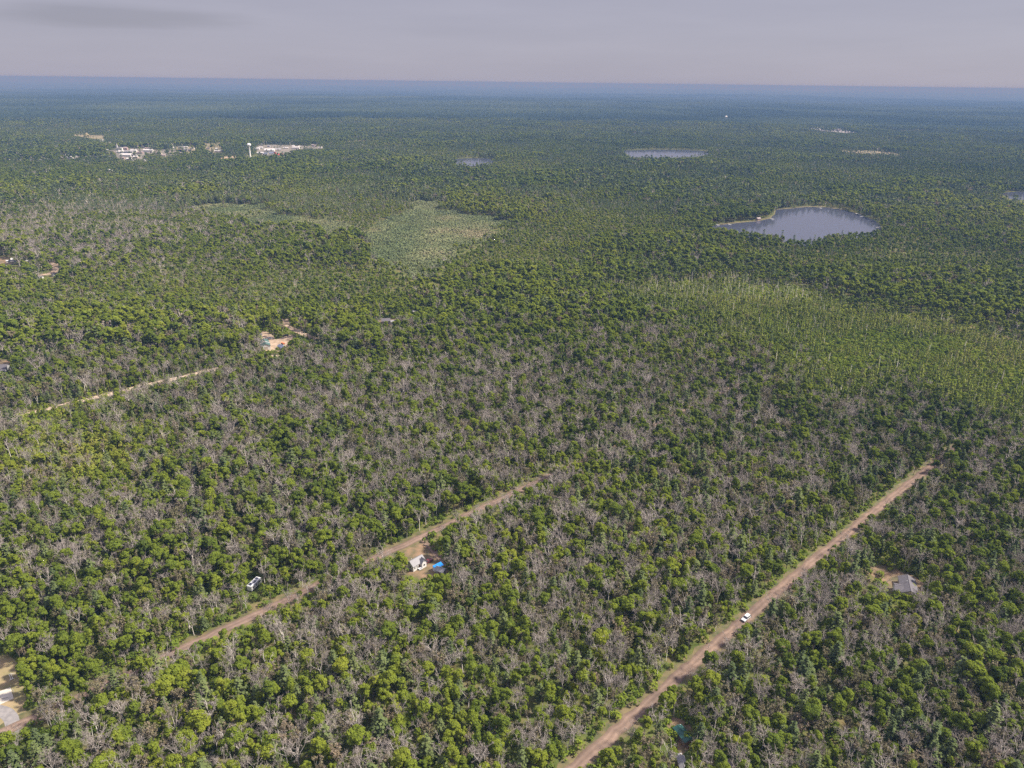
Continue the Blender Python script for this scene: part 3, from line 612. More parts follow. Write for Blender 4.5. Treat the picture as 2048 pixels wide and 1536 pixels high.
def pine_parts(seed, lod=0):
    rng = np.random.default_rng(seed); H = rng.uniform(11, 15); R = rng.uniform(2.5, 3.6); z = H * rng.uniform(.18, .32)
    pos = []; nr = []; dz = (.85, 1.3, 2.2)[lod]; seg = []
    while z < H - .3:
        f = (H - z) / H; r = R * min(1, f * 1.5) * rng.uniform(.75, 1.15) + .25
        nb = (7, 5, 4)[lod]; a0 = rng.uniform(0, 6.28)
        for k in range(nb):
            an = a0 + 6.28 * k / nb + rng.uniform(-.3, .3); L = r * rng.uniform(.6, 1.15); m_ = max(2, int(L / (.45, .9, 1.6)[lod]) + 1)
            dr = np.array([math.cos(an), math.sin(an)])
            seg.append((np.array([0, 0, z]), np.array([dr[0] * L, dr[1] * L, z + L * .12]), .04, .02))
            for q in range(m_):
                g = (q + .6) / m_; p = np.array([dr[0] * L * g, dr[1] * L * g, z + L * .22 * g * g - .1 * g]) + rng.normal(size=3) * [.22, .22, .08]
                pos.append(p); nr.append([dr[0] * .35, dr[1] * .35, 1])
        z += dz * rng.uniform(.7, 1.25)
    pos.append(np.array([0, 0, H - .2])); nr.append([1, 0, .3])
    pos = np.array(pos); nr = np.array(nr, float) + rng.normal(size=(len(pos), 3)) * .22
    V, Q = cards(rng, pos, nr, (.95, 1.5, 2.5)[lod], .75)
    tv, tq = segs([(np.zeros(3), np.array([0, 0, H * .5]), .2, .13), (np.array([0, 0, H * .5]), np.array([0, 0, H]), .13, .03)] + (seg if lod == 0 else []))
    return (V, Q, rng.uniform(0, 1, len(pos)).repeat(4)), (tv, tq)
def shrub_mesh(seed, mat, n=46, size=.6, R=1.3, h=1.7, name='shrub'):
    rng = np.random.default_rng(seed)
    V, Q, lf = crown_leaves(rng, R, h * .45, h * .6, 6, n, size, low=-.1, lobe=(.35, .6))
    V[:, 2] = np.maximum(V[:, 2], .05)
    return np_mesh(name, V, Q, None, [mat], None, lf)
def bog_tree_mesh(seed, n=46):
    rng = np.random.default_rng(seed); H = rng.uniform(5, 9); R = rng.uniform(.9, 1.5)
    z = rng.uniform(.08, 1, n) ** .8; an = rng.uniform(0, 6.28, n); r = R * (1 - z) * rng.uniform(.5, 1.1, n) + .12
    pos = np.stack([np.cos(an) * r, np.sin(an) * r, z * H], 1); nrm = np.stack([np.cos(an) * .8, np.sin(an) * .8, .7 + 0 * an], 1) + rng.normal(size=(n, 3)) * .3
    V, Q = cards(rng, pos, nrm, .95, .8); tv, tq = segs([(np.zeros(3), np.array([0, 0, H * .95]), .10, .03)])
    V, Q, M, L = join([(V, Q, 0, rng.uniform(0, 1, n).repeat(4)), (tv, tq, 1, .5)])
    return np_mesh('bog_conifer', V, Q, None, ['bog_leaf', 'pale_bark'], M, L)
def snag_mesh(seed):
    rng = np.random.default_rng(seed); H = rng.uniform(5, 9.5); ln = rng.normal(size=2) * .35
    p = [np.array([0, 0, 0.]), np.array([ln[0] * .5, ln[1] * .5, H * .55]), np.array([ln[0], ln[1], H])]
    sg = [(p[0], p[1], .20, .16), (p[1], p[2], .16, .05)]
    for k in range(rng.integers(3, 8)):
        z = rng.uniform(.4, .95); a = rng.uniform(0, 6.28); q = p[2] * z; q[2] = H * z; L = rng.uniform(.4, 1.3)
        sg.append((q, q + [math.cos(a) * L, math.sin(a) * L, rng.uniform(-.1, .5)], .05, .03))
    v, q = segs(sg)
    return np_mesh('snag', v, q, None, ['pale_bark'], None, np.full(len(v), .6))
def far_patch(seed, size=200., per=8.5, conifer=.35):
    """a square of distant canopy, one small peak per tree"""
    rng = np.random.default_rng(seed); k = int(size / per); gx, gy = np.meshgrid(np.arange(k), np.arange(k))
    n = k * k; cx = (gx.ravel() + rng.uniform(.1, .9, n)) * per - size / 2; cy_ = (gy.ravel() + rng.uniform(.1, .9, n)) * per - size / 2
    con = rng.uniform(size=n) < conifer; H = rng.uniform(9, 15, n) + con * rng.uniform(0, 4, n); R = np.where(con, rng.uniform(2.4, 3.6, n), rng.uniform(4.2, 6.2, n))
    V = np.zeros((n, 11, 3)); a = np.arange(5) * 2 * math.pi / 5
    ph = rng.uniform(0, 6.28, (n, 1)); ca, sa = np.cos(a + ph), np.sin(a + ph)
    for s, (rf, zf) in enumerate(((1., np.where(con, .25, .45)), (np.where(con, .5, .75), np.where(con, .62, .82)))):
        rr = (R * rf)[:, None] * rng.uniform(.8, 1.2, (n, 5))
        V[:, s * 5:s * 5 + 5, 0] = cx[:, None] + ca * rr; V[:, s * 5:s * 5 + 5, 1] = cy_[:, None] + sa * rr; V[:, s * 5:s * 5 + 5, 2] = (H * zf)[:, None]
    V[:, 10] = np.stack([cx, cy_, H], 1)
    b = (np.arange(n) * 11)[:, None]
    Q = np.concatenate([b + np.array([[k_, (k_ + 1) % 5, 5 + (k_ + 1) % 5, 5 + k_]]) for k_ in range(5)])
    T = np.concatenate([b + np.array([[5 + k_, 5 + (k_ + 1) % 5, 10]]) for k_ in range(5)])
    lf = np.clip(rng.uniform(0, 1, n) - con * .35, 0, 1).repeat(11)
    return np_mesh('far_canopy', V.reshape(-1, 3), Q, T, ['far_leaf_shaded'], None, lf)
NV = 14
def merged(kind, seed, lod):
    if kind == 'sparse':
        (V, Q, lf), (tv, tq), (bv, bq) = sparse_parts(seed, lod)
        V, Q, M, L = join([(V, Q, 0, lf), (tv, tq, 1, .5), (bv, bq, 2, .45)])
        return np_mesh('sparse_tree', V, Q, None, ['thin_leaf', 'pale_bark', 'grey_twig'], M, L)
    f, mats = {'broadleaf': (broadleaf_parts, ['broadleaf', 'bark']), 'bare': (bare_parts, ['grey_twig', 'pale_bark']), 'pine': (pine_parts, ['pine_needle', 'bark'])}[kind]
    (V, Q, lf), (tv, tq) = f(seed, lod)
    V, Q, M, L = join([(V, Q, 0, lf), (tv, tq, 1, .5)])
    return np_mesh(kind + '_tree', V, Q, None, mats, M, L)
KINDS = ['broadleaf', 'bare', 'sparse', 'pine']
SEED = {'broadleaf': 100, 'bare': 300, 'sparse': 500, 'pine': 700}
PROTO = {(k, l): [merged(k, SEED[k] + i, l) for i in range((NV, 9, 8)[l])] for k in KINDS for l in range(3)}
def split_parts(kind, seed):
    """the same tree as separate crown and trunk meshes, for the trees that are objects of their own"""
    if kind == 'sparse':
        (V, Q, lf), (tv, tq), (bv, bq) = sparse_parts(seed, 0)
        V, Q, M, L = join([(V, Q, 0, lf), (bv, bq, 1, .45)])
        return [('crown', np_mesh('crown', V, Q, None, ['thin_leaf', 'grey_twig'], M, L)), ('trunk', np_mesh('trunk', tv, tq, None, ['pale_bark'], None, np.full(len(tv), .5)))]
    f, mats, nm = {'broadleaf': (broadleaf_parts, ['broadleaf', 'bark'], 'crown'), 'bare': (bare_parts, ['grey_twig', 'pale_bark'], 'crown'), 'pine': (pine_parts, ['pine_needle', 'bark'], 'crown')}[kind]
    (V, Q, lf), (tv, tq) = f(seed, 0)
    return [(nm, np_mesh(nm, V, Q, None, [mats[0]], None, lf)), ('trunk', np_mesh('trunk', tv, tq, None, [mats[1]], None, np.full(len(tv), .5)))]

# ------------------------------------------------------------------ masses nobody could count: one object, instanced
def scatter(name, pts, variants, var, rot, scl, tint, kind='stuff'):
    n = len(pts)
    me = bpy.data.meshes.new(name); me.vertices.add(n); me.vertices.foreach_set('co', np.asarray(pts, np.float32).ravel())
    for an, ty, dt in (('variant', 'INT', np.asarray(var, np.int32)), ('tint', 'FLOAT', np.asarray(tint, np.float32)), ('rot', 'FLOAT', np.asarray(rot, np.float32))):
        a = me.attributes.new(an, ty, 'POINT'); a.data.foreach_set('value', dt)
    a = me.attributes.new('scl', 'FLOAT_VECTOR', 'POINT'); a.data.foreach_set('vector', np.asarray(scl, np.float32).ravel())
    o = tag(link(name, me), kind=kind)
    g = bpy.data.node_groups.new(name, 'GeometryNodeTree'); g.is_modifier = True
    g.interface.new_socket('Geometry', in_out='INPUT', socket_type='NodeSocketGeometry'); g.interface.new_socket('Geometry', in_out='OUTPUT', socket_type='NodeSocketGeometry')
    gi = N(g, 'NodeGroupInput'); go = N(g, 'NodeGroupOutput'); iop = N(g, 'GeometryNodeInstanceOnPoints'); gti = N(g, 'GeometryNodeGeometryToInstance')
    for vm in variants:
        po = bpy.data.objects.new(name + '_source', vm)
        oi = N(g, 'GeometryNodeObjectInfo'); oi.inputs['Object'].default_value = po; oi.inputs['As Instance'].default_value = False
        g.links.new(oi.outputs['Geometry'], gti.inputs[0])
    def at(nm, ty):
        a = N(g, 'GeometryNodeInputNamedAttribute', data_type=ty); a.inputs['Name'].default_value = nm
        return [s for s in a.outputs if s.enabled and s.name == 'Attribute'][0]
    cx = N(g, 'ShaderNodeCombineXYZ'); g.links.new(at('rot', 'FLOAT'), cx.inputs[2])
    er = N(g, 'FunctionNodeEulerToRotation'); g.links.new(cx.outputs[0], er.inputs[0])
    iop.inputs['Pick Instance'].default_value = True
    g.links.new(gi.outputs[0], iop.inputs['Points']); g.links.new(gti.outputs[0], iop.inputs['Instance']); g.links.new(at('variant', 'INT'), iop.inputs['Instance Index'])
    g.links.new(er.outputs[0], iop.inputs['Rotation']); g.links.new(at('scl', 'FLOAT_VECTOR'), iop.inputs['Scale']); g.links.new(iop.outputs[0], go.inputs[0])
    md = o.modifiers.new('plants', 'NODES'); md.node_group = g
    return o

# ------------------------------------------------------------------ where trees stand
rng = np.random.default_rng(11)
def grid(spacing, r0, r1, jit=.42):
    xs = np.arange(-r1 * .95, r1 * .95, spacing); ys = np.arange(60, r1 * 1.02, spacing)
    x, y = np.meshgrid(xs, ys); x = x.ravel(); y = y.ravel()
    x = x + rng.uniform(-jit, jit, len(x)) * spacing; y = y + rng.uniform(-jit, jit, len(y)) * spacing
    d = np.hypot(x, y); u, v, dep = PX(x, y, np.zeros(len(x)))
    mg = 190 + 90 * np.clip(300 / np.maximum(d, 1), 0, 2)
    k = (d >= r0) & (d < r1) & (u > -mg) & (u < W_PX + mg) & (v < H_PX + 300)
    return x[k], y[k]
def any_poly(u, v, polys):
    r = np.zeros(np.shape(u), bool)
    for p in polys:
        a = np.array(p); b = (u > a[:, 0].min()) & (u < a[:, 0].max()) & (v > a[:, 1].min()) & (v < a[:, 1].max())
        if b.any(): r[b] |= inpoly(u[b], v[b], p)
    return r
def ragged(x, y, u, v):
    k = np.clip((v - 160) / 500, .1, 1)
    return u + (vnoise(x, y, 26, 81) - .5) * 76 * k + (vnoise(x, y, 9, 82) - .5) * 22 * k, v + (vnoise(x, y, 30, 83) - .5) * 36 * k + (vnoise(x, y, 9, 84) - .5) * 8 * k
def bog_share(x, y, u, v):
    n_ = 0
    for du, dv in ((0, 0), (70, 10), (-70, -10), (25, 26), (-25, -26), (-110, 8), (110, -8)): n_ = n_ + bog_in(x, y, u + du, v + dv).astype(float)
    return n_ / 7
def bog_in(x, y, u, v):
    return any_poly(u + (vnoise(x, y, 75, 85) - .5) * 170 + (vnoise(x, y, 22, 86) - .5) * 80, v + (vnoise(x, y, 75, 87) - .5) * 62 + (vnoise(x, y, 22, 88) - .5) * 26, [BOG])
def place(spacing, r0, r1):
    """x, y, kind index, height scale, tint for every tree of one ring"""
    x, y = grid(spacing, r0, r1); n = len(x)
    u, v, dep = PX(x, y, np.zeros(n)); R_ = rng.uniform(size=n)
    st = vnoise(x, y, 190, 22); hs = rng.uniform(.66, 1.16, n) * (.84 + .30 * vnoise(x, y, 60, 21)) * np.where(y > 560, .80 + .55 * np.clip((st - .35) * 3, 0, 1), 1.0)
    n1 = vnoise(x, y, 34, 7) * .6 + vnoise(x, y, 12, 8) * .4; n2 = vnoise(x, y, 150, 9)
    # shares of each kind: defoliated grey oaks in the nearer woods, green beyond
    near = np.clip((v - 640) / 120, 0, 1)
    sB = .09 + .245 * near
    sB = sB + .14 * np.clip(1 - np.hypot((u - 1000) / 480, (v - 900) / 240), 0, 1)
    sB = sB - .22 * near * np.clip(1 - np.hypot((u - 60) / 330, (v - 1270) / 170), 0, 1) - .10 * near * np.clip((v - 1330) / 200, 0, 1) * (u > 450) * (u < 1300)
    west = np.clip(1 - np.hypot((u - 130) / 480, (v - 480) / 95), 0, 1)
    sB = sB + .42 * np.clip(west * 1.5, 0, 1)
    sB = sB * np.where(v < 370, .45, 1.0) * np.where((u > 900) & (v < 640), .35, 1.0)
    sB = sB * (1 - .30 * near * np.clip((u - 1250) / 300, 0, 1) * np.clip((1000 - v) / 150, 0, 1))
    sB = np.clip(sB * (.45 + .80 * n1), .01, .8)
    sS = (.05 + .09 * near) * (.5 + n2)
    sP = .04 + .07 * (n2 > .55) + .14 * (v < 640) * (u > 1000) * vnoise(x, y, 60, 15) * 1.6
    sP = sP + .25 * np.clip(1 - np.hypot((u - 480) / 260, (v - 900) / 230), 0, 1) * (n1 > .5)
    pk = vnoise(x, y, 90, 33)
    sP = np.where((v < 430), .18 + .55 * (pk > .55), sP)
    kind = np.where(R_ < sB, 1, np.where(R_ < sB + sS, 2, np.where(R_ < sB + sS + sP, 3, 0)))
    tint = .40 + .34 * (vnoise(x, y, 40, 12) - .5) + .30 * (vnoise(x, y, 260, 13) - .5) + rng.normal(size=n) * .13
    tint = tint + .10 * np.clip((v - 700) / 500, 0, 1) - .07 * np.clip((u - 1500) / 500, 0, 1) * np.clip((1500 - v) / 900, 0, 1)
    tint = tint + .26 * np.clip(1 - np.hypot((u - 160) / 380, (v - 910) / 150), 0, 1) + .10 * np.clip(1 - np.hypot((u - 700) / 700, (v - 620) / 140), 0, 1)
    tint = tint + .16 * np.clip((v - 330) / 60, 0, 1) * np.clip((760 - v) / 80, 0, 1)
    tint = tint + .28 * np.clip(1 - np.hypot((u - 1680) / 620, (v - 720) / 190), 0, 1) + .30 * (vnoise(x, y, 420, 14) - .5) * np.clip((y - 600) / 500, 0, 1)
    tint = tint + .12 * np.clip((560 - v) / 160, 0, 1)
    tint = np.where(kind == 1, rng.uniform(.15, .75, n), tint)
    tint = np.where(kind == 3, tint * .8 + rng.uniform(-.1, .15, n), tint)
    tint = np.clip(tint, .02, .98)
    hgt = hs * 11.5
    _, vt, _ = PX(x, y, hgt); ut, _, _ = PX(x, y, hgt); um, vm, _ = PX(x, y, hgt * .55)
    keep = np.ones(n, bool)
    brush = np.clip(1.25 - np.hypot((u - 130) / 300, (v - 905) / 95), 0, 1)
    keep &= ~(rng.uniform(size=n) < .62 * brush)
    # open ground, and nothing tall right in front of it
    op = any_poly(u, v, OPEN_NEAR) | any_poly(um, vm, OPEN_NEAR)
    opt = any_poly(ut, vt, OPEN_NEAR)
    uq, vq, _ = PX(x, y, hgt * .8)
    bare_ = [CURVE_DRIVE, YARD_DRIVE, YARD_BARN, YARD_CURVE_HOUSE]
    keep &= ~(any_poly(ut, vt, bare_) | any_poly(uq, vq, bare_))
    keep &= ~op
    keep &= ~(opt & (rng.uniform(size=n) < .94))
    ua, va, _ = PX(x, y, hgt * .75)
    keep &= ~((any_poly(u, v, LOT_POLYS) | any_poly(ut, vt, LOT_POLYS) | any_poly(ua, va, LOT_POLYS)) & (rng.uniform(size=n) < .84))
    far = any_poly(u, v, OPEN_FAR)
    keep &= ~(far & (rng.uniform(size=n) < .86))
    _, vt2, _ = PX(x, y, hgt * .8)
    keep &= ~(any_poly(u, vt2, OPEN_FAR) & (rng.uniform(size=n) < .58))
    keep &= ~(any_poly(u, vt, [QUARRY, SAND_STRIP, ROAD_NW, FIELD_NW]) & (rng.uniform(size=n) < .92))
    keep &= ~(any_poly(u, v, [CLEAR_EAST]) & (rng.uniform(size=n) < .72))
    keep &= ~any_poly(u, v, WATERS)
    keep &= ~(any_poly(u, v, SHORES) & (rng.uniform(size=n) < .7))
    wtop = any_poly(ut, vt, [[(a, b + (-3 if b < 457 else -13)) for a, b in LAKE]])
    keep &= ~(wtop & (kind != 3) & (rng.uniform(size=n) < .985)); keep &= ~(wtop & (kind == 3) & (rng.uniform(size=n) < .72))
    keep &= ~(any_poly(ut, vt, [LAKE_FAR, POND, LAKE_EDGE]) & (rng.uniform(size=n) < .86))
    ru, rv = ragged(x, y, u, v)
    keep &= ~(any_poly(ru, rv, [MARSH, MARSH_WEST]) & (rng.uniform(size=n) < .985))
    keep &= ~(any_poly(u, vt, [MARSH]) & (rng.uniform(size=n) < .7))
    ib = bog_share(x, y, u, v)
    keep &= ~(rng.uniform(size=n) < ib ** 1.5 * (.93 - .40 * np.clip(n1 * 2 - .9, 0, 1)))
    hs = hs * (1 - .45 * ib); hs = np.where(any_poly(ru, rv, [MARSH, MARSH_WEST]), hs * rng.uniform(.45, .85, n), hs)
    # roads: a clear corridor; on the camera's side the first trees are low or bare
    for key, hw, vis in (('low', 5.2, 0), ('mid', 4.4, 0), ('far', 4.2, 0)):
        q, sg = line_dist(x, y, key)
        if key == 'low': seen = (v > 950)
        elif key == 'mid': seen = ((u > 330) & (u < 640)) | ((u > 735) & (u < 1110)) | (u < 80)
        else: seen = (u < 440) & (u > 55)
        keep &= ~(q < np.where(seen, np.where(sg > 0, hw - 1.0, hw), 2.2))
        h_ = hs * 10.0; q2, sg2 = line_dist(x * CAM_H / (CAM_H - h_), y * CAM_H / (CAM_H - h_), key)
        front = (sg < 0) & seen & ((sg2 > 0) | (q2 < hw * .5))      # would stand right in front of the carriageway
        R2 = rng.uniform(size=n)
        keep &= ~(front & np.where(kind == 1, R2 < .5, R2 < .9))
        hs = np.where(front, hs * .8, hs)
        back = (sg > 0) & (q < hw + 3)
        hs = np.where(back, hs * .85, hs)
    return x[keep], y[keep], kind[keep], hs[keep], tint[keep]
RINGS = [(4.1, 120, 640, 0), (5.6, 640, 1500, 1), (7.0, 1500, 4600, 2)]
PICKED = {k: [] for k in KINDS}
for spacing, r0, r1, lod in RINGS:
    x, y, kd, hs, ti = place(spacing, r0, r1)
    z = height(x, y)
    for ki, kname in enumerate(KINDS):
        m_ = np.where(kd == ki)[0]
        if lod == 0:
            u, v, dep = PX(x[m_], y[m_], np.full(len(m_), 7.0)); vis = (u > 4) & (u < W_PX - 4) & (v > 0) & (v < H_PX - 6)
            od = np.argsort(np.where(vis, dep / hs[m_], 1e9))[:300]
            PICKED[kname] = [(x[i], y[i], hs[i], ti[i]) for i in m_[od]]
            m_ = np.delete(m_, od)
        n = len(m_); s = hs[m_]; nv = len(PROTO[kname, lod])
        wd = s * rng.uniform(.88, 1.15, n) * (1, 1.05, 1.2)[lod]
        scatter(('broadleaf_woods', 'bare_woods', 'sparse_woods', 'pine_woods')[ki] if lod == 0 else ('broadleaf_forest', 'bare_forest', 'sparse_forest', 'pine_forest')[ki],
                np.stack([x[m_], y[m_], z[m_] - .1], 1), PROTO[kname, lod], rng.integers(0, nv, n), rng.uniform(0, 6.28, n), np.stack([wd, wd, s], 1), ti[m_])
# distant canopy
fx, fy = [], []
for s0, r0, r1 in ((190, 4600, 16000), (380, 16000, 48000)):
    gx, gy = np.meshgrid(np.arange(-r1, r1, s0), np.arange(0, r1, s0)); gx = gx.ravel(); gy = gy.ravel()
    d = np.hypot(gx, gy); u, v, dep = PX(gx, gy, height(gx, gy)); k = (d >= r0 - s0 * .5) & (d < r1) & (u > -260) & (u < W_PX + 260)
    gx, gy, d = gx[k] + rng.uniform(-9, 9, k.sum()), gy[k] + rng.uniform(-9, 9, k.sum()), d[k]
    u, v, dep = PX(gx, gy, height(gx, gy))
    o_ = ~any_poly(u, v, [QUARRY, SAND_STRIP, WHITE_EAST, PALE_HILL, ROAD_NW]); gx, gy = gx[o_], gy[o_]
    n = len(gx); f = s0 / 200 * 1.06
    tn = np.clip(.45 + .8 * (vnoise(gx, gy, 900, 41) - .5) + .5 * (vnoise(gx, gy, 350, 42) - .5) + rng.normal(size=n) * .04, 0, 1)
    if s0 == 190: FARP = [far_patch(900 + i, conifer=(.15, .3, .45, .6, .8)[i]) for i in range(5)]
    scatter('distant_forest', np.stack([gx, gy, height(gx, gy)], 1), FARP, np.clip((vnoise(gx, gy, 700, 43) * 5).astype(int), 0, 4), rng.integers(0, 4, n) * math.pi / 2,
            np.stack([np.full(n, f), np.full(n, f), (.6 + 1.1 * vnoise(gx, gy, 480, 44)) * (1.0 if s0 == 190 else 1.5)], 1), tn)
# undergrowth and bog plants
x, y = grid(2.6, 120, 760); u, v, dep = PX(x, y, np.zeros(len(x)))
br = np.clip(1.25 - np.hypot((u - 130) / 300, (v - 905) / 95), 0, 1)
yd = any_poly(u, v, [YARD_WHITE, YARD_GREY, YARD_GREEN, YARD_CAMPER]) & (rng.uniform(size=len(x)) < .13)
k = (yd | ~any_poly(u, v, [q_ for q_ in OPEN_NEAR if q_ is not GRASS_LEFT])) & (rng.uniform(size=len(x)) < .55 + .45 * vnoise(x, y, 25, 51) + br)
for key, hw in (('low', 2.9), ('mid', 2.5), ('far', 3.0)):
    q, sg = line_dist(x, y, key); k &= q > hw + rng.uniform(0, 1.2, len(x))
k &= ~(any_poly(u, v, [GRASS_LEFT]) & (rng.uniform(size=len(x)) < .45)); x, y, br = x[k], y[k], br[k]; n = len(x); s = rng.uniform(.6, 1.7, n) * (1 + .35 * br)
scatter('undergrowth', np.stack([x, y, np.zeros(n)], 1), [shrub_mesh(40 + i, 'shrub', 60, .5) for i in range(6)], rng.integers(0, 6, n), rng.uniform(0, 6.28, n), np.stack([s, s, s * rng.uniform(.7, 1.5, n)], 1), np.clip(.38 + .34 * br + .5 * (vnoise(x, y, 60, 52) - .5) + rng.normal(size=n) * .15, 0, 1))
x, y = grid(2.6, 700, 1700); u, v, dep = PX(x, y, np.zeros(len(x)))
k = any_poly(*ragged(x, y, u, v), [MARSH, MARSH_WEST]); x, y, u, v = x[k], y[k], u[k], v[k]; n = len(x); s = rng.uniform(.7, 1.5, n) * (.6 + .8 * vnoise(x, y, 18, 60))
scatter('marsh_shrubs', np.stack([x, y, np.zeros(n)], 1), [shrub_mesh(60 + i, 'marsh_leaf', 26, .9) for i in range(6)], rng.integers(0, 6, n), rng.uniform(0, 6.28, n), np.stack([s * 1.2, s * 1.2, s], 1),
        np.clip(.32 + 1.0 * (vnoise(x, y, 55, 61) - .5) + rng.normal(size=n) * .13 + .55 * np.clip(1 - np.hypot((u - 955) / 50, (v - 472) / 14), 0, 1), 0, 1))
x, y = grid(2.9, 420, 1100); u, v, dep = PX(x, y, np.zeros(len(x)))
bs = bog_share(x, y, u, v); k = rng.uniform(size=len(x)) < bs ** .8; x, y, u, v = x[k], y[k], u[k], v[k]; n = len(x)
gr = any_poly(u, v, [GRASS_BOG]) | (vnoise(x, y, 55, 74) * .7 + vnoise(x, y, 17, 75) * .3 > .66); dn = vnoise(x, y, 40, 70) * .7 + vnoise(x, y, 14, 71) * .3
tr = (rng.uniform(size=n) < .10 + .75 * np.clip(dn * 1.5 - .25, 0, 1)) & ~gr
X, Y = x[tr], y[tr]; n = len(X); s = rng.uniform(.55, 1.15, n)
scatter('bog_conifers', np.stack([X, Y, np.zeros(n)], 1), [bog_tree_mesh(80 + i) for i in range(8)], rng.integers(0, 8, n), rng.uniform(0, 6.28, n), np.stack([s * 1.15, s * 1.15, s], 1), np.clip(.55 + .7 * (vnoise(X, Y, 80, 72) - .5) + rng.normal(size=n) * .15, 0, 1))
X, Y = x[~tr], y[~tr]; n = len(X); s = rng.uniform(.6, 1.3, n)
scatter('bog_shrubs', np.stack([X, Y, np.zeros(n)], 1), [shrub_mesh(90 + i, 'shrub', 26, .85) for i in range(5)], rng.integers(0, 5, n), rng.uniform(0, 6.28, n), np.stack([s * 1.2, s * 1.2, s * .8], 1), np.clip(.62 + .4 * (vnoise(X, Y, 60, 73) - .5) + rng.normal(size=n) * .12, 0, 1))
x, y = grid(7.5, 420, 1100); u, v, dep = PX(x, y, np.zeros(len(x)))
w_ = np.clip(1.15 - np.hypot((u - 1400) / 330, (v - 575) / 50), 0, 1) + .11
k = (bog_share(x, y, u, v) > .4) & (rng.uniform(size=len(x)) < w_ * 1.1); x, y, u, v = x[k], y[k], u[k], v[k]
od = np.argsort(y + rng.uniform(0, 120, len(y))); SNAGS = [(x[i], y[i]) for i in od[:250]]
r_ = od[250:]; n = len(r_); s = rng.uniform(.7, 1.2, n); SNAGM = [snag_mesh(120 + i) for i in range(8)]
scatter('snag_stand', np.stack([x[r_], y[r_], np.zeros(n)], 1), SNAGM, rng.integers(0, 8, n), rng.uniform(0, 6.28, n), np.stack([s, s, s], 1), rng.uniform(.4, .9, n))

# ------------------------------------------------------------------ labels that single out one plant
LANDMARKS = [('the green roof', 1367, 1470), ('the white car', 1491, 1238), ('the grey-roofed house', 1812, 1170), ('the concrete pad', 4, 1395), ('the curved driveway', 16, 1450),
             ('the white house', 832, 1135), ('the camper', 509, 1170), ('the blue shelter', 878, 1140), ('the barn', 538, 695)]
EDGES = [('the bottom edge', 560, 1536), ('the bottom edge', 900, 1536), ('the bottom right corner', 2048, 1536), ('the bottom left corner', 0, 1536), ('the right edge', 2048, 1300), ('the left edge', 0, 1200)]
ORD = 'first second third fourth fifth sixth seventh eighth ninth tenth eleventh twelfth thirteenth fourteenth fifteenth sixteenth seventeenth eighteenth nineteenth twentieth'.split()
def ordinal(i): return ORD[i] if i < 20 else '%d%s' % (i + 1, {1: 'st', 2: 'nd', 3: 'rd'}.get((i + 1) % 10, 'th'))
def tell_apart(items, marks=LANDMARKS, roads=True):
    """items: (u, v, look words) -> one label each, by look, by what it stands near, then by its place in the row"""
    keys = {}
    for i, (u, v, look) in enumerate(items):
        best = min(((math.hypot(u - a, (v - b) * 1.4), nm, a, b) for nm, a, b in marks))
        d, nm, a, b = best
        if roads and d > 60:
            for rn, pl in (('the right-hand dirt road', ROAD_LOW), ('the middle dirt road', ROAD_MID)):
                ru = np.interp(v, [p[1] for p in pl][::-1], [p[0] for p in pl][::-1])
                if abs(u - ru) < 75 and pl[-1][1] < v: d, nm, a, b = 0, rn, ru, v
        if nm.endswith('road'): where = ('just left of ' if u < a else 'just right of ') + nm
        elif d < 330 or not roads:
            an = math.degrees(math.atan2(b - v, u - a)) % 360
            where = ['right of', 'beyond and right of', 'beyond', 'beyond and left of', 'left of', 'before and left of', 'in front of', 'before and right of'][int((an + 22.5) // 45) % 8] + ' ' + nm
        else:
            lo = np.interp(v, [p[1] for p in ROAD_LOW][::-1], [p[0] for p in ROAD_LOW][::-1]); mi = np.interp(v, [p[1] for p in ROAD_MID][::-1], [p[0] for p in ROAD_MID][::-1])
            row = 'bottom edge' if v > 1440 else 'deep inside' if v < 1250 else 'mid-wood'
            where = ('between both roads, ' + row) if mi < u < lo else ('right of both roads, ' + row) if u > lo else ('left of both roads, ' + row)
        keys.setdefault((look, where), []).append(i)
    out = [None] * len(items)
    for (look, where), ii in keys.items():
        ii.sort(key=lambda i: items[i][0])
        for k, i in enumerate(ii):
            if len(ii) == 1: out[i] = f'{look} {where}'
            elif len(ii) == 2: out[i] = f'{look} {where}, {("left", "right")[k]} one'
            else: out[i] = f'{look} {where}, {ordinal(k)} from left' if k else f'{look} {where}, leftmost'
    return out
def third(v, lo, hi): return 0 if v < lo else 1 if v < hi else 2
NEARSEED = {'broadleaf': 14, 'bare': 13, 'sparse': 9, 'pine': 9}
KINDTEXT = {'broadleaf': ('broadleaf_tree', 'leafy tree', 'tree', 'leafy trees in the near woods', ['dark green', 'mid green', 'bright green', 'yellow-green']),
            'bare': ('bare_tree', 'leafless tree', 'tree', 'leafless grey trees in the near woods', ['dark grey', 'brown-grey', 'pale grey', 'whitish']),
            'sparse': ('sparse_tree', 'thin-leaved tree', 'tree', 'thin-leaved brownish trees in the woods', ['dull olive', 'olive', 'olive-brown', 'brownish']),
            'pine': ('pine_tree', 'pine', 'pine tree', 'pines among the hardwoods', ['dark green', 'blue-green', 'grey-green', 'light green'])}
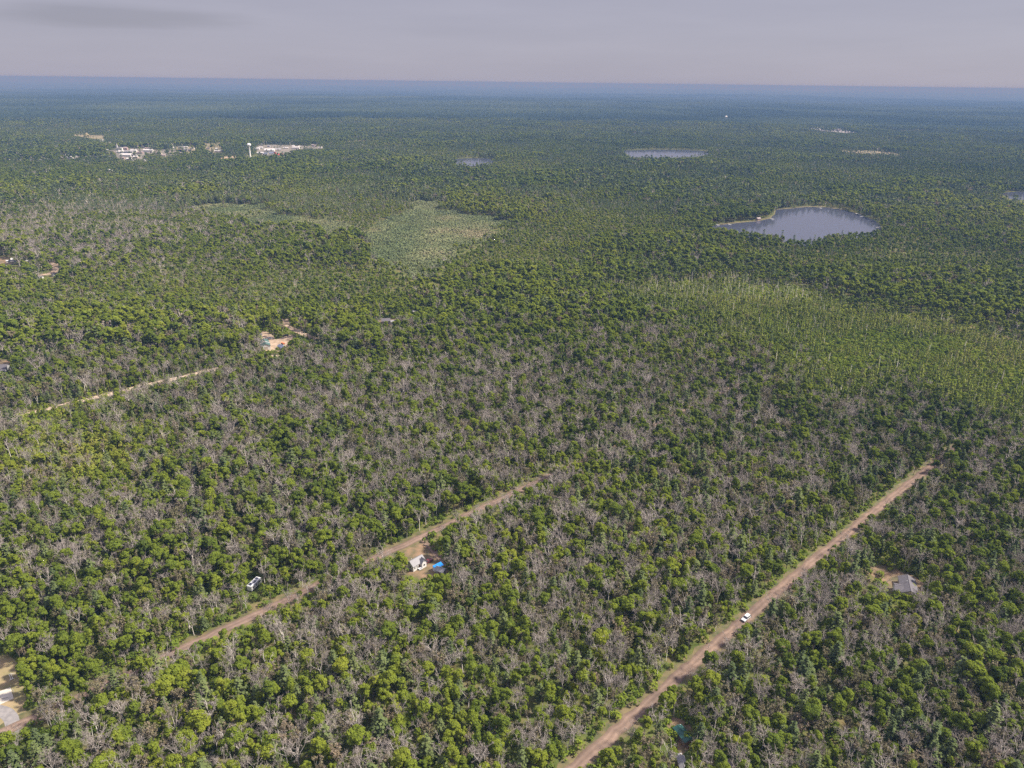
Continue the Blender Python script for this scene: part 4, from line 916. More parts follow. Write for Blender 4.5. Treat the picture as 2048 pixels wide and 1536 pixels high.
for kname in KINDS:
    nm, txt, cat, grp, tints = KINDTEXT[kname]
    protos = [split_parts(kname, SEED[kname] + 40 + i) for i in range(NEARSEED[kname])]
    tops = [max(v.co.z for v in pp[0][1].vertices) for pp in protos]
    rr = random.Random(SEED[kname]); spec = []
    for (x, y, hs, ti) in PICKED[kname]:
        pi = rr.randrange(len(protos)); u, v, _ = PX(x, y, hs * tops[pi] * .6)
        look = ['small', '', 'tall'][third(hs * tops[pi], 10.2, 13.0)] + ' ' + tints[min(3, max(0, int(ti * 4.2 - .25)))] + ' ' + txt
        spec.append((float(u), float(v), ' '.join(look.split()), pi))
    labels = tell_apart([s[:3] for s in spec])
    for (x, y, hs, ti), (_, _, _, pi), lb in zip(PICKED[kname], spec, labels):
        e = tag(empty(nm, x, y, -.1, rr.uniform(0, 6.28)), lb, cat, grp)
        w = hs * rr.uniform(.88, 1.15); e.scale = (w, w, hs)
        for pn, me in protos[pi]:
            o = link(pn, me, e); o['tint'] = float(ti if pn in ('crown',) or kname == 'bare' else .5)
items = []
for (x, y) in SNAGS:
    u, v, _ = PX(x, y, 4.0); items.append((float(u), float(v)))
SMARK = [('the big lake', 1600, 470), ('the bright bog lawn', 1700, 610), ('the bog foot', 1500, 690), ('the right edge', 2048, 760), ('the bog head', 1250, 565)]
srr = random.Random(5); slook = [(srr.uniform(.7, 1.25), srr.uniform(.3, .95), srr.randrange(8)) for _ in items]
labels = tell_apart([(u, v, ('short', 'mid-height', 'tall')[third(s, .85, 1.08)] + ' ' + ('grey', 'pale', 'bleached')[third(t_, .5, .75)] + ' dead snag') for (u, v), (s, t_, k) in zip(items, slook)], SMARK, False)
for (x, y), (s, t_, k), lb in zip(SNAGS, slook, labels):
    o = tag(link('dead_snag', SNAGM[k]), lb, 'dead tree', 'dead snags standing in the bog'); o.location = (x, y, 0); o.scale = (s, s, s); o.rotation_euler = (0, 0, srr.uniform(0, 6.28)); o['tint'] = t_

# ------------------------------------------------------------------ paint, cladding, roofing
def plain(name, c, rough=.5, spec=.5, metal=0, var=.06, scale=1.2):
    noise_mat(name, tuple(max(0, q * (1 - var)) for q in c), tuple(min(1, q * (1 + var)) for q in c), scale, rough, 4, spec, metal, lo=.3, hi=.7)
plain('paint_white', (.66, .66, .66), .35); plain('siding_white', (.60, .59, .57), .6, .3); plain('siding_cream', (.40, .35, .28), .6, .3); plain('siding_tan', (.45, .36, .28), .7, .3)
plain('siding_grey', (.26, .26, .27), .7, .3); plain('siding_brown', (.20, .14, .10), .7, .3); plain('siding_pink', (.33, .24, .22), .7, .3); plain('siding_red', (.50, .06, .06), .6, .3)
noise_mat('roof_grey', (.08, .075, .083), (.125, .115, .126), 4, .85, stretch=(1, .4, 1)); noise_mat('roof_dark', (.10, .095, .10), (.16, .15, .15), 4, .85)
noise_mat('roof_green', (.012, .052, .045), (.022, .075, .064), .8, .5, stretch=(4, .3, 1)); noise_mat('roof_teal', (.05, .095, .088), (.07, .12, .11), .8, .5)
plain('roof_white', (.46, .45, .45), .5); plain('roof_pink', (.26, .21, .205), .6); plain('roof_red', (.42, .02, .035), .5); plain('roof_blue', (.10, .12, .19), .6); plain('roof_steel', (.22, .215, .225), .7, .3)
noise_mat('tarp_blue', (.008, .13, .42), (.02, .20, .55), 1.5, .4, bump=.3); plain('glass_dark', (.02, .025, .03), .08, .8); plain('rubber', (.02, .02, .02), .8, .2); plain('steel', (.5, .5, .5), .35, .5, .8)
plain('trim_white', (.5, .5, .49), .5); plain('door_brown', (.16, .09, .06), .6); plain('paint_maroon', (.10, .012, .02), .3); plain('paint_black', (.02, .02, .022), .3); plain('paint_blue', (.05, .12, .35), .3); plain('paint_orange', (.75, .17, .03), .4)
plain('lamp_glass', (.75, .75, .72), .15, .6); plain('lamp_red', (.5, .02, .02), .2, .6); plain('solar_panel', (.03, .035, .06), .2, .7); plain('wood_grey', (.34, .31, .28), .8, .2, var=.25); plain('soil', (.40, .30, .20), .9, .1, var=.2)
noise_mat('concrete', (.40, .365, .31), (.48, .435, .375), .35, .85, detail=6)

# ------------------------------------------------------------------ vehicles
def vehicle(name, label, cat, u, v, a, paint, L=4.6, Wd=1.85, Hh=1.7, style='suv', group=None, detail=True):
    x, y = P(u, v); e = tag(empty(name, x, y, .03, a), label, cat, group); h = L / 2
    hood = {'suv': .30, 'sedan': .30, 'pickup': .30}[style]
    zb, zm = .32, .98
    pf = [(-h, .42), (-h + .06, zb), (h - .08, zb), (h, .45), (h - .03, .78), (h - .25, .88), (h - L * hood, zm), (-h + .05, zm), (-h, .85)]
    Part().extrude(pf, -Wd / 2, Wd / 2).build('body', paint, e, bevel=.05)
    rb = -h + (.10 if style == 'suv' else L * .20 if style == 'sedan' else L * .42); rf = h - L * hood
    wi = Wd / 2 - .09
    def cab(x0, x1, x2, x3, z0, z1, w0, w1):
        vs_ = [(x0, -w0, z0), (x1, -w0, z0), (x1, w0, z0), (x0, w0, z0), (x2, -w1, z1), (x3, -w1, z1), (x3, w1, z1), (x2, w1, z1)]
        return Part().add(vs_, [(3, 2, 1, 0), (4, 5, 6, 7), (0, 1, 5, 4), (1, 2, 6, 5), (2, 3, 7, 6), (3, 0, 4, 7)])
    sl = .25 if style == 'suv' else .6
    cab(rb, rf, rb + sl, rf - .75, zm - .02, Hh - .04, wi + .02, wi - .13).build('window', 'glass_dark', e)
    cab(rb + sl - .06, rf - .70, rb + sl + .02, rf - .80, Hh - .07, Hh, wi - .10, wi - .16).build('roof', paint, e)
    if detail:
        for sy in (-1, 1):
            for xx in (rb + sl * .6 + .1, (rb + rf) / 2, rf - .55):
                k = (xx - rb) / (rf - rb)
                Part().tube([(xx, sy * (wi + .02), zm - .02), (xx * .9 + (rb + rf) * .05, sy * (wi - .12), Hh - .04)], .045, 5).build('pillar', paint, e)
            Part().box(h - .06, sy * Wd * .34, .62, .14, .38, .16).build('headlight', 'lamp_glass', e)
            Part().box(-h + .03, sy * Wd * .40, .68, .10, .22, .22).build('tail_light', 'lamp_red', e)
            Part().box(rf - .35, sy * (Wd / 2 + .08), zm, .16, .2, .14).build('mirror', paint, e)
        Part().box(h - .01, 0, .40, .10, Wd * .8, .2).build('bumper', 'paint_black', e)
        Part().box(-h + .01, 0, .40, .10, Wd * .8, .2).build('bumper', 'paint_black', e)
    for sx in (-1, 1):
        for sy in (-1, 1):
            cx_, cy_ = sx * L * .30, sy * (Wd / 2 - .08)
            w = Part().tube([(cx_, cy_ - .12, .34), (cx_, cy_ + .12, .34)], .36, 14).build('wheel', 'rubber', e)
            if detail: Part().tube([(cx_, cy_ + sy * .10, .34), (cx_, cy_ + sy * .14, .34)], .2, 12).build('rim', 'steel', w)
    return e
def heading(u0, v0, u1, v1):
    a = P(u0, v0); b = P(u1, v1); return math.atan2(b[1] - a[1], b[0] - a[0])
RD = heading(1400, 1315, 1600, 1145)
vehicle('parked_car', 'white car with dark windows driving on the left side of the dirt road', 'car', 1491.5, 1238.5, RD + math.pi, 'paint_white', 4.9, 1.95, 1.75)
vehicle('parked_car', 'maroon car parked beside the white gabled house, farther from the wall', 'car', 857, 1124, RD + .1, 'paint_maroon', 4.6, 1.85, 1.45, 'sedan')
vehicle('parked_car', 'black car parked close against the white gabled house', 'car', 849, 1127.5, RD + .1, 'paint_black', 4.4, 1.85, 1.6)
vehicle('parked_car', 'dark car on the sandy drive right of the barn', 'car', 572, 672, .5, 'paint_black', 4.6, 1.85, 1.5, 'sedan', detail=False)
vehicle('parked_car', 'white car on sand beyond the green barn roof', 'car', 539, 678, .25, 'paint_white', 4.6, 1.85, 1.5, 'sedan', detail=False)
def camper():
    x, y = P(510, 1173.5); a = heading(500, 1179, 517, 1163)
    e = tag(empty('camper', x, y, .02, a), 'white camper with dark roof panels half hidden among trees by the road', 'camper')
    L, Wd, Hh = 7.4, 2.5, 3.0
    pf = [(-L / 2, .55), (L / 2 - .5, .55), (L / 2, 1.2), (L / 2, 2.3), (L / 2 - .5, Hh), (-L / 2 + .25, Hh), (-L / 2, Hh - .3)]
    Part().extrude(pf, -Wd / 2, Wd / 2).build('body', 'paint_white', e, bevel=.06)
    for x0, y0, lx, ly in ((-2.3, .25, 1.7, 1.5), (-.2, -.35, 1.9, 1.1), (2.0, .2, 1.3, 1.5)):
        Part().box(x0, y0, Hh + .03, lx, ly, .06).build('roof_panel', 'solar_panel', e, bevel=.01)
    Part().box(.85, .6, Hh, .7, .7, .22).build('roof_vent', 'paint_white', e, bevel=.04)
    for sy in (-1, 1):
        for x0, lx in ((-2.4, 1.1), (-.4, .9), (2.1, 1.2)): Part().box(x0, sy * (Wd / 2 + .01), 1.55, lx, .05, .6).build('window', 'glass_dark', e)
    Part().box(.95, -Wd / 2 - .01, .7, .7, .05, 1.8).build('door', 'siding_grey', e)
    Part().tube([(-2.9, -Wd / 2 - .15, 2.75), (.3, -Wd / 2 - .15, 2.75)], .09, 8).build('awning', 'siding_grey', e)
    Part().tube([(L / 2 - .3, 0, .55), (L / 2 + .9, 0, .5)], .07, 6).build('drawbar', 'steel', e)
    for sx in (-.7, .2):
        for sy in (-1, 1): Part().tube([(sx, sy * 1.0, .36), (sx, sy * 1.26, .36)], .36, 14).build('wheel', 'rubber', e)
camper()
def orange_machine(u, v, a):
    x, y = P(u, v); e = tag(empty('tractor', x, y, .02, a), 'small orange machine standing behind the dark blue roof', 'tractor')
    Part().box(.7, 0, .7, 1.6, .8, .7).build('hood', 'paint_orange', e, bevel=.06); Part().box(-.5, 0, .6, 1.0, 1.1, .5).build('body', 'paint_orange', e, bevel=.05)
    Part().box(-.5, 0, 2.1, 1.3, 1.3, .1).build('roof', 'paint_orange', e)
    for sx in (-.95, .05):
        for sy in (-.5, .5): Part().tube([(sx, sy, 1.05), (sx, sy, 2.12)], .04, 6).build('post', 'paint_black', e)
    for sy in (-1, 1):
        Part().tube([(-.7, sy * .6, .7), (-.7, sy * .95, .7)], .7, 16).build('wheel', 'rubber', e); Part().tube([(1.1, sy * .5, .4), (1.1, sy * .75, .4)], .4, 14).build('wheel', 'rubber', e)
orange_machine(566, 689, .6)

# ------------------------------------------------------------------ buildings
def gable_parts(e, L, Wd, h, rise, wall, roof, ov=.35, th=.14, cx=0, cy=0, a=0, z0=0.0, name_w='wall', name_r='roof'):
    """ridge along local x"""
    c, s = math.cos(a), math.sin(a)
    def T(p): return (cx + p[0] * c - p[1] * s, cy + p[0] * s + p[1] * c, p[2] + z0)
    l, w = L / 2, Wd / 2
    V = [(-l, -w, 0), (l, -w, 0), (l, w, 0), (-l, w, 0), (-l, -w, h), (l, -w, h), (l, w, h), (-l, w, h), (-l, 0, h + rise), (l, 0, h + rise)]
    F = [(0, 1, 5, 4), (2, 3, 7, 6), (1, 2, 6, 9, 5), (3, 0, 4, 8, 7), (3, 2, 1, 0), (4, 5, 9, 8), (6, 7, 8, 9)]
    Part().add([T(p) for p in V], F).build(name_w, wall, e)
    sl = rise / w; l2, w2 = l + ov, w + ov; zo = h - ov * sl + .03; zt = h + rise + .03
    R = [(-l2, -w2, zo), (l2, -w2, zo), (l2, 0, zt), (-l2, 0, zt), (l2, w2, zo), (-l2, w2, zo)]
    R2 = [(p[0], p[1], p[2] + th) for p in R]
    rf = Part().add([T(p) for p in R + R2], [(0, 3, 2, 1), (3, 5, 4, 2), (6, 7, 8, 9), (9, 8, 10, 11), (0, 1, 7, 6), (1, 2, 8, 7), (2, 4, 10, 8), (4, 5, 11, 10), (5, 3, 9, 11), (3, 0, 6, 9)]).build(name_r, roof, e)
    Part().tube([T((-l2 - .02, 0, zt + th)), T((l2 + .02, 0, zt + th))], .09, 6).build('ridge_cap', roof, rf)
    return T, rf
def window(e, T, x, y, z, w, h, nx, ny):
    """a framed window on a wall facing (nx, ny)"""
    tx, ty = -ny, nx
    f = Part(); g = Part()
    def quad(pt, o, ww, hh, d):
        vs_ = []
        for dd in (o, o + d):
            for sx, sz in ((-1, -1), (1, -1), (1, 1), (-1, 1)): vs_.append(T((x + nx * dd + tx * sx * ww / 2, y + ny * dd + ty * sx * ww / 2, z + sz * hh / 2)))
        return pt.add(vs_, [(3, 2, 1, 0), (4, 5, 6, 7), (0, 1, 5, 4), (1, 2, 6, 5), (2, 3, 7, 6), (3, 0, 4, 7)])
    fr = quad(f, -.02, w, h, .06).build('window', 'trim_white', e); quad(g, .03, w - .2, h - .2, .025).build('pane', 'glass_dark', fr)
def door(e, T, x, y, nx, ny, w=.95, h=2.05, mat='door_brown'):
    tx, ty = -ny, nx; vs_ = []
    for dd in (-.02, .06):
        for sx, zz in ((-1, .05), (1, .05), (1, h), (-1, h)): vs_.append(T((x + nx * dd + tx * sx * w / 2, y + ny * dd + ty * sx * w / 2, zz)))
    d = Part().add(vs_, [(3, 2, 1, 0), (4, 5, 6, 7), (0, 1, 5, 4), (1, 2, 6, 5), (2, 3, 7, 6), (3, 0, 4, 7)]).build('door', mat, e)
    p = T((x + nx * .1 + tx * w * .35, y + ny * .1 + ty * w * .35, 1.0)); Part().box(p[0], p[1], p[2], .09, .09, .09).build('handle', 'steel', d)
def house(name, label, cat, x, y, a, L, Wd, h, rise, wall, roof, wins=(), doors=(), chimney=None, vent=None, group=None, ov=.35):
    e = tag(empty(name, x, y, 0, a), label, cat, group)
    T, rf = gable_parts(e, L, Wd, h, rise, wall, roof, ov)
    for w in wins:
        sd, pos, z, ww, hh = w
        if sd == 'F': window(e, T, pos, -Wd / 2, z, ww, hh, 0, -1)
        elif sd == 'B': window(e, T, pos, Wd / 2, z, ww, hh, 0, 1)
        elif sd == 'R': window(e, T, L / 2, pos, z, ww, hh, 1, 0)
        else: window(e, T, -L / 2, pos, z, ww, hh, -1, 0)
    for d in doors:
        sd, pos = d
        if sd == 'F': door(e, T, pos, -Wd / 2, 0, -1)
        elif sd == 'R': door(e, T, L / 2, pos, 1, 0)
        else: door(e, T, -L / 2, pos, -1, 0)
    if chimney: Part().box(chimney[0], chimney[1], h + .2, .6, .6, rise + .7).build('chimney', 'siding_brown', rf)
    if vent: Part().tube([(vent[0], vent[1], h), (vent[0], vent[1], h + rise + .5)], .12, 8).build('vent_pipe', 'trim_white', rf)
    return e, T
# white gabled house with a front wing
x, y = P(832.5, 1133); a = heading(820.7, 1141, 844, 1127.4)
e, T = house('white_house', 'white gabled house with grey metal roof in the clearing by the middle dirt road', 'house', x, y, a, 7.0, 4.4, 3.0, 1.7, 'siding_white', 'roof_steel',
             wins=[('F', -2.6, 1.6, .8, 1.1), ('F', -1.2, 1.6, .8, 1.1), ('R', 0, 1.6, 1.0, 1.1), ('L', 0, 1.6, 1.0, 1.1)], doors=[('F', 0)], vent=(-2.0, .8))
gable_parts(e, 1.6, 2.6, 3.3, 1.7, 'siding_white', 'roof_steel', cx=2.1, cy=-2.6, a=math.pi / 2, name_w='wing_wall', name_r='wing_roof')
window(e, T, 2.1, -3.4, 1.6, 1.1, 1.1, 0, -1); window(e, T, 2.1, -3.4, 3.7, .6, .7, 0, -1)
# blue shelter and grey shed
x, y = P(876.5, 1139); a = heading(868, 1141, 883, 1133)
e = tag(empty('shelter', x, y, 0, a), 'shelter under a bright blue tarp beside a grey shed', 'shelter')
Part().add([(-2.4, -1.2, 1.9), (2.4, -1.2, 1.9), (2.4, 1.2, 2.5), (-2.4, 1.2, 2.5), (-2.4, -1.2, 2.0), (2.4, -1.2, 2.0), (2.4, 1.2, 2.6), (-2.4, 1.2, 2.6)], [(3, 2, 1, 0), (4, 5, 6, 7), (0, 1, 5, 4), (1, 2, 6, 5), (2, 3, 7, 6), (3, 0, 4, 7)]).build('tarp_roof', 'tarp_blue', e)
for sx in (-2.3, 0, 2.3):
    for sy in (-1.1, 1.1): Part().tube([(sx, sy, 0), (sx, sy, 2.2 + sy * .25)], .06, 6).build('post', 'wood_grey', e)
Part().box(-2.35, .2, .1, .08, 1.7, 1.9).build('end_panel', 'paint_white', e); Part().box(0, 1.15, .1, 4.5, .08, 2.0).build('back_panel', 'tarp_blue', e)
x, y = P(881.5, 1146); house('shed', 'grey gabled shed right beside the blue tarp shelter', 'shed', x, y, a - 1.25, 4.2, 3.0, 2.0, .9, 'siding_grey', 'roof_steel', doors=[('F', 0)], wins=[('R', 0, 1.3, .6, .6)])
x, y = P(840, 1138.5); e = tag(empty('picnic_table', x, y, 0, a), 'white garden table in front of the white gabled house', 'table')
Part().box(0, 0, .70, 1.7, .8, .06).build('table_top', 'paint_white', e); Part().box(0, -.75, .42, 1.7, .28, .05).build('bench', 'paint_white', e); Part().box(0, .75, .42, 1.7, .28, .05).build('bench', 'paint_white', e)
for sx in (-.6, .6): Part().box(sx, 0, 0, .08, 1.6, .42).build('leg', 'paint_white', e)
# grey-roofed ranch house, right
p0 = P(1815, 1149, 4.6); p1 = P(1822, 1181, 4.6); x, y = (p0[0] + p1[0]) / 2, (p0[1] + p1[1]) / 2; a = math.atan2(p0[1] - p1[1], p0[0] - p1[0]); L = math.hypot(p0[0] - p1[0], p0[1] - p1[1])
e, T = house('ranch_house', 'grey shingled house with a pale gable in the clearing at right', 'house', x, y, a, L, 6.6, 2.7, 1.7, 'siding_cream', 'roof_grey',
             wins=[('L', -1.6, 1.5, 1.0, 1.1), ('L', 1.6, 1.5, 1.0, 1.1), ('B', -3, 1.5, 1.2, 1.1), ('F', 2.5, 1.5, 1.2, 1.1), ('F', -2, 1.5, 1.2, 1.1)], doors=[('L', 0)], vent=(.6, .8))
gable_parts(e, 3.2, 5.0, 2.6, 1.2, 'siding_cream', 'roof_grey', cx=-L / 2 + 3.4, cy=4.2, a=math.pi / 2, name_w='wing_wall', name_r='wing_roof')
Part().box(-L / 2 + 3.4, 5.95, .0, 4.6, .12, 2.4).build('porch_screen', 'trim_white', e)
# long green-roofed mobile home, bottom
c4 = [P(1345, 1454.7, 2.9), P(1362.3, 1447, 2.9), P(1389.4, 1475.6, 2.9), P(1369.7, 1485.5, 2.9)]
x, y = np.mean(c4, axis=0); a = math.atan2(c4[3][1] - c4[0][1], c4[3][0] - c4[0][0]); L = math.hypot(c4[3][0] - c4[0][0], c4[3][1] - c4[0][1]); Wd = math.hypot(c4[1][0] - c4[0][0], c4[1][1] - c4[0][1])
house('mobile_home', 'long narrow house with a green metal roof in brown dirt below the right-hand road', 'house', x, y, a, L - .5, Wd - .5, 2.5, .45, 'siding_brown', 'roof_green',
      wins=[('F', -2.4, 1.5, .9, .8), ('F', 1.8, 1.5, .9, .8), ('B', 0, 1.5, .9, .8), ('L', 0, 1.5, .8, .8)], doors=[('F', 0)], vent=(-L / 2 + .5, .9), ov=.25)
x, y = P(1359, 1512); e = tag(empty('gas_tank', x, y, 0, .4), 'white round-ended gas tank standing below the green roof', 'tank')
Part().tube([(-.75, 0, .65), (-.62, 0, .65), (.62, 0, .65), (.75, 0, .65)], [.2, .42, .42, .2], 14).build('tank', 'paint_white', e, smooth=True)
for sx in (-.4, .4): Part().box(sx, 0, 0, .12, .6, .3).build('foot', 'concrete', e)
x, y = P(1364, 1536); house('shed', 'weathered grey shed at the bottom edge below the green roof', 'shed', x, y, heading(1360, 1518, 1368, 1545), 5.5, 2.2, 2.0, .6, 'wood_grey', 'roof_steel', doors=[('L', 0)])
x, y = P(1441, 1528); house('shed', 'little teal-roofed shed near the bottom edge right of the green roof', 'shed', x, y, -.5, 2.6, 1.8, 1.7, .5, 'siding_brown', 'roof_teal', doors=[('F', 0)])
x, y = P(1457, 1533); house('shed', 'pinkish grey shed beside the little teal-roofed shed', 'shed', x, y, -.4, 2.6, 2.2, 1.8, .6, 'wood_grey', 'roof_pink', doors=[('F', 0)])
# left yard: pad, frame, post
w4 = [P(21.5, 1375), P(27.6, 1397.5), P(-46, 1430), P(-52, 1402)]
sl = Part().add([(p[0], p[1], .02) for p in w4] + [(p[0], p[1], .20) for p in w4], [(3, 2, 1, 0), (4, 5, 6, 7), (0, 1, 5, 4), (1, 2, 6, 5), (2, 3, 7, 6), (3, 0, 4, 7)]).build('concrete_pad', 'concrete', None)
tag(sl, 'bare pale concrete pad on the lawn at the left edge', 'concrete pad')
x, y = P(8, 1398); e = tag(Part().tube([(x - 1.6, y - .5, .26), (x, y, .30), (x + 1.5, y + .75, .27)], [.05, .07, .03], 6).build('fallen_branch', 'bark', None), 'thin dark branch lying on the concrete pad', 'branch')
x, y = P(22.5, 1355); a = heading(26, 1360, 19.5, 1341)
e = tag(empty('lawn_rack', x, y, 0, a), 'pale wooden frame with sideways struts standing on the lawn at left', 'frame')
for sy in (-.28, .28): Part().box(0, sy, .55, 3.8, .14, .12).build('rail', 'siding_white', e)
Part().box(-1.9, 0, .52, .16, 1.5, .14).build('end_board', 'siding_white', e)
for k in range(5): Part().box(-1.5 + k * .75, 0, .48, .08, .6, .07).build('rung', 'wood_grey', e)
for k in (.6, 1.3): Part().tube([(k, -.3, .6), (k + .1, -1.35, .3)], .05, 6).build('strut', 'siding_white', e)
for sx in (-1.6, 1.6):
    for sy in (-.28, .28): Part().tube([(sx, sy, 0), (sx, sy, .56)], .05, 6).build('leg', 'wood_grey', e)
x, y = P(27, 1384); e = tag(Part().tube([(x, y, 0), (x, y, 1.5)], .08, 8).build('post', 'paint_white', None), 'short white post beside the corner of the concrete pad', 'post')
# farmyard with the barn
x, y = P(533, 700); a = heading(533, 700, 527, 684)
dx, dy = math.cos(a), math.sin(a)
e, T = house('barn', 'green-roofed barn with a white gable wall in the sandy farmyard', 'barn', x + dx * 7.5, y + dy * 7.5, a, 15, 7.0, 3.6, 1.9, 'siding_white', 'roof_teal', wins=[('F', -4, 1.8, 1.0, 1.0), ('F', 3, 1.8, 1, 1)], doors=[('F', 0)])
Part().box(-7.53, 0, .1, .08, 2.8, 2.7).build('door', 'siding_cream', e)
for sy in (-1, 1): Part().add([(-1.3 + q, sy * 0 + sy * t_ * 3.9, 3.78 + 1.9 + .06 - t_ * 3.9 * 1.9 / 3.5 + o_) for o_ in (0, .05) for q, t_ in ((0, .02), (1.1, .02), (1.1, 1), (0, 1))], [(3, 2, 1, 0), (4, 5, 6, 7), (0, 1, 5, 4), (1, 2, 6, 5), (2, 3, 7, 6), (3, 0, 4, 7)]).build('roof_stripe', 'roof_white', e)
x, y = P(520, 674); house('shed', 'small white shed at the left end of the sandy farmyard', 'shed', x, y, .35, 3.8, 2.6, 2.5, .7, 'siding_white', 'roof_dark', doors=[('F', 0)])
x, y = P(564, 698); house('shed', 'shed with a dark blue roof right of the green barn', 'shed', x, y, heading(556, 692, 572, 700), 7.2, 4.2, 2.3, 1.0, 'siding_cream', 'roof_blue', doors=[('F', 0)])
# the pair of houses in the woods, centre
x, y = P(772, 646); house('woods_house', 'grey-roofed house in the mid-distance woods beside a sandy track', 'house', x, y, .2, 8, 6.5, 2.8, 1.8, 'siding_grey', 'roof_grey', wins=[('F', -2, 1.5, 1.1, 1.1), ('F', 2, 1.5, 1.1, 1.1)], doors=[('F', 0)])
x, y = P(787, 647.5); house('shed', 'whitish shed right next to the grey-roofed house in the woods', 'shed', x, y, .3, 5, 4, 2.5, 1.0, 'siding_white', 'roof_steel', doors=[('F', 0)])
x, y = P(829, 626.5); house('shed', 'tiny white shed alone in trees beyond the grey-roofed woods house', 'shed', x, y, .5, 4.2, 3, 2.6, .8, 'siding_white', 'roof_white', doors=[('F', 0)])
x, y = P(756, 648); tag(Part().box(x, y, 0, 2.6, 1.8, 1.5, .3, .75).build('soil_heap', 'soil', None), 'sandy heap left of the grey-roofed woods house', 'soil heap')
# left edge
x, y = P(4, 742); e, T = house('hip_house', 'grey-roofed house with white porch at the left edge beyond the far road', 'house', x, y, .15, 10, 8, 2.8, 2.6, 'siding_grey', 'roof_grey', wins=[('F', -3, 1.6, 1.1, 1.1), ('F', -1, 1.6, 1.1, 1.1)], doors=[('F', 1.2)])
Part().box(3.6, -4.9, 2.5, 3.4, 1.8, .14).build('porch_roof', 'roof_white', e); Part().box(4.4, -4.4, 0, 1.4, .6, 2.3).build('porch', 'siding_white', e)
x, y = P(41, 722); e = tag(empty('sign_board', x, y, 0, .3), 'white board on a post right of the left-edge house', 'board')
Part().box(0, 0, 1.4, 2.0, .12, .9).build('board', 'paint_white', e); Part().tube([(.9, 0, 0), (.9, 0, 2.6)], .10, 6).build('post', 'paint_white', e)
# houses by the curved drive
x, y = P(28, 526.5); house('woods_house', 'dark-roofed house near the white dish at far left', 'house', x, y, .1, 9, 7, 2.8, 1.6, 'siding_cream', 'roof_dark', wins=[('F', -2, 1.6, 1.2, 1.1), ('F', 2, 1.6, 1.2, 1.1)], doors=[('F', 0)])
x, y = P(25, 521.5); e = tag(empty('dish_aerial', x, y, 0, -1.2), 'round white dish beside the dark-roofed house at far left', 'dish')
dish = Part(); dish.lathe([(.2, 0), (.9, .12), (1.5, .42), (1.5, .5), (.9, .2), (.2, .08)], 20); do = dish.build('dish', 'paint_white', e); do.location = (0, 0, 2.2); do.rotation_euler = (math.radians(0), math.radians(62), 0)
Part().tube([(0, 0, 0), (0, 0, 2.4)], .12, 8).build('post', 'steel', e)
x, y = P(17, 525); house('shed', 'low white shed left of the dark-roofed house at far left', 'shed', x, y, .4, 4, 2.6, 2.2, .6, 'siding_white', 'roof_white')
x, y = P(9, 534); house('shed', 'small pale shed in front left of the dark-roofed house', 'shed', x, y, .1, 4, 2.8, 2.2, .6, 'siding_white', 'roof_grey')
x, y = P(55, 525); house('shed', 'tiny white shed alone between the dish house and curved drive', 'shed', x, y, .6, 2.6, 2, 2.2, .5, 'siding_white', 'roof_white')
x, y = P(110.5, 552); house('shed', 'white-fronted shed at the foot of the curved sandy drive', 'shed', x, y, 1.2, 6, 3.4, 2.6, .9, 'siding_white', 'roof_dark', doors=[('R', 0)])
x, y = P(80, 557); house('shed', 'long white-ended shed left of the curved sandy drive', 'shed', x, y, .12, 6.5, 3, 2.6, .5, 'siding_white', 'roof_steel')
x, y = P(42, 602); house('shed', 'tiny white shed in the woods below the curved drive', 'shed', x, y, .7, 2.4, 2, 2.4, .6, 'siding_white', 'roof_white')

# the big lake's shore
def cottage(u, v, label, L, Wd, h, wall, roof, a=.2, name='cottage', cat='cottage', group=None):
    x, y = P(u, v); z = float(height(x, y)); e = tag(empty(name, x, y, z, a), label, cat, group)
    gable_parts(e, L, Wd, h, Wd * .24, wall, roof, ov=.5, th=.25); return e
cottage(1571, 411, 'white cottage on the far shore of the big lake', 9, 7, 4, 'siding_white', 'roof_white')
cottage(1427, 441, 'reddish cottage among trees at the lake\'s left tip', 8, 6, 3.5, 'siding_red', 'roof_pink', -.3)
cottage(1516, 440.5, 'pink-walled boathouse on the left bank of the big lake', 7, 5, 3.2, 'siding_pink', 'roof_pink', .5, 'boathouse', 'boathouse')
cottage(1796, 446, 'white cottage in trees right of the big lake', 6, 5, 3.6, 'siding_white', 'roof_grey', -.6)
for i, (u, v, a, lb) in enumerate([(1541, 438, -.9, 'dock reaching into the lake below the left trees'), (1433, 449.5, -1.2, 'dock at the left tip of the big lake'), (1716, 427.5, 3.6, 'upper white dock on the lake\'s right bank'),
                                   (1726.5, 433.5, 3.5, 'middle white dock on the lake\'s right bank'), (1759, 455, 3.4, 'lowest white dock on the lake\'s right bank'), (1640, 416.5, -1.5, 'dock on the far middle shore of the lake'), (1457, 449, -1.2, 'dock on the sandy left bank of the lake')]):
    x, y = P(u, v); e = tag(empty('dock', x, y, .05, a), lb, 'dock', 'docks along the lake')
    Part().box(3, 0, .45, 8, 1.8, .12).build('deck', 'trim_white', e)
    for sx in (-.5, 3, 6.5): Part().box(sx, 0, 0, .25, 1.5, .45).build('pile', 'wood_grey', e)
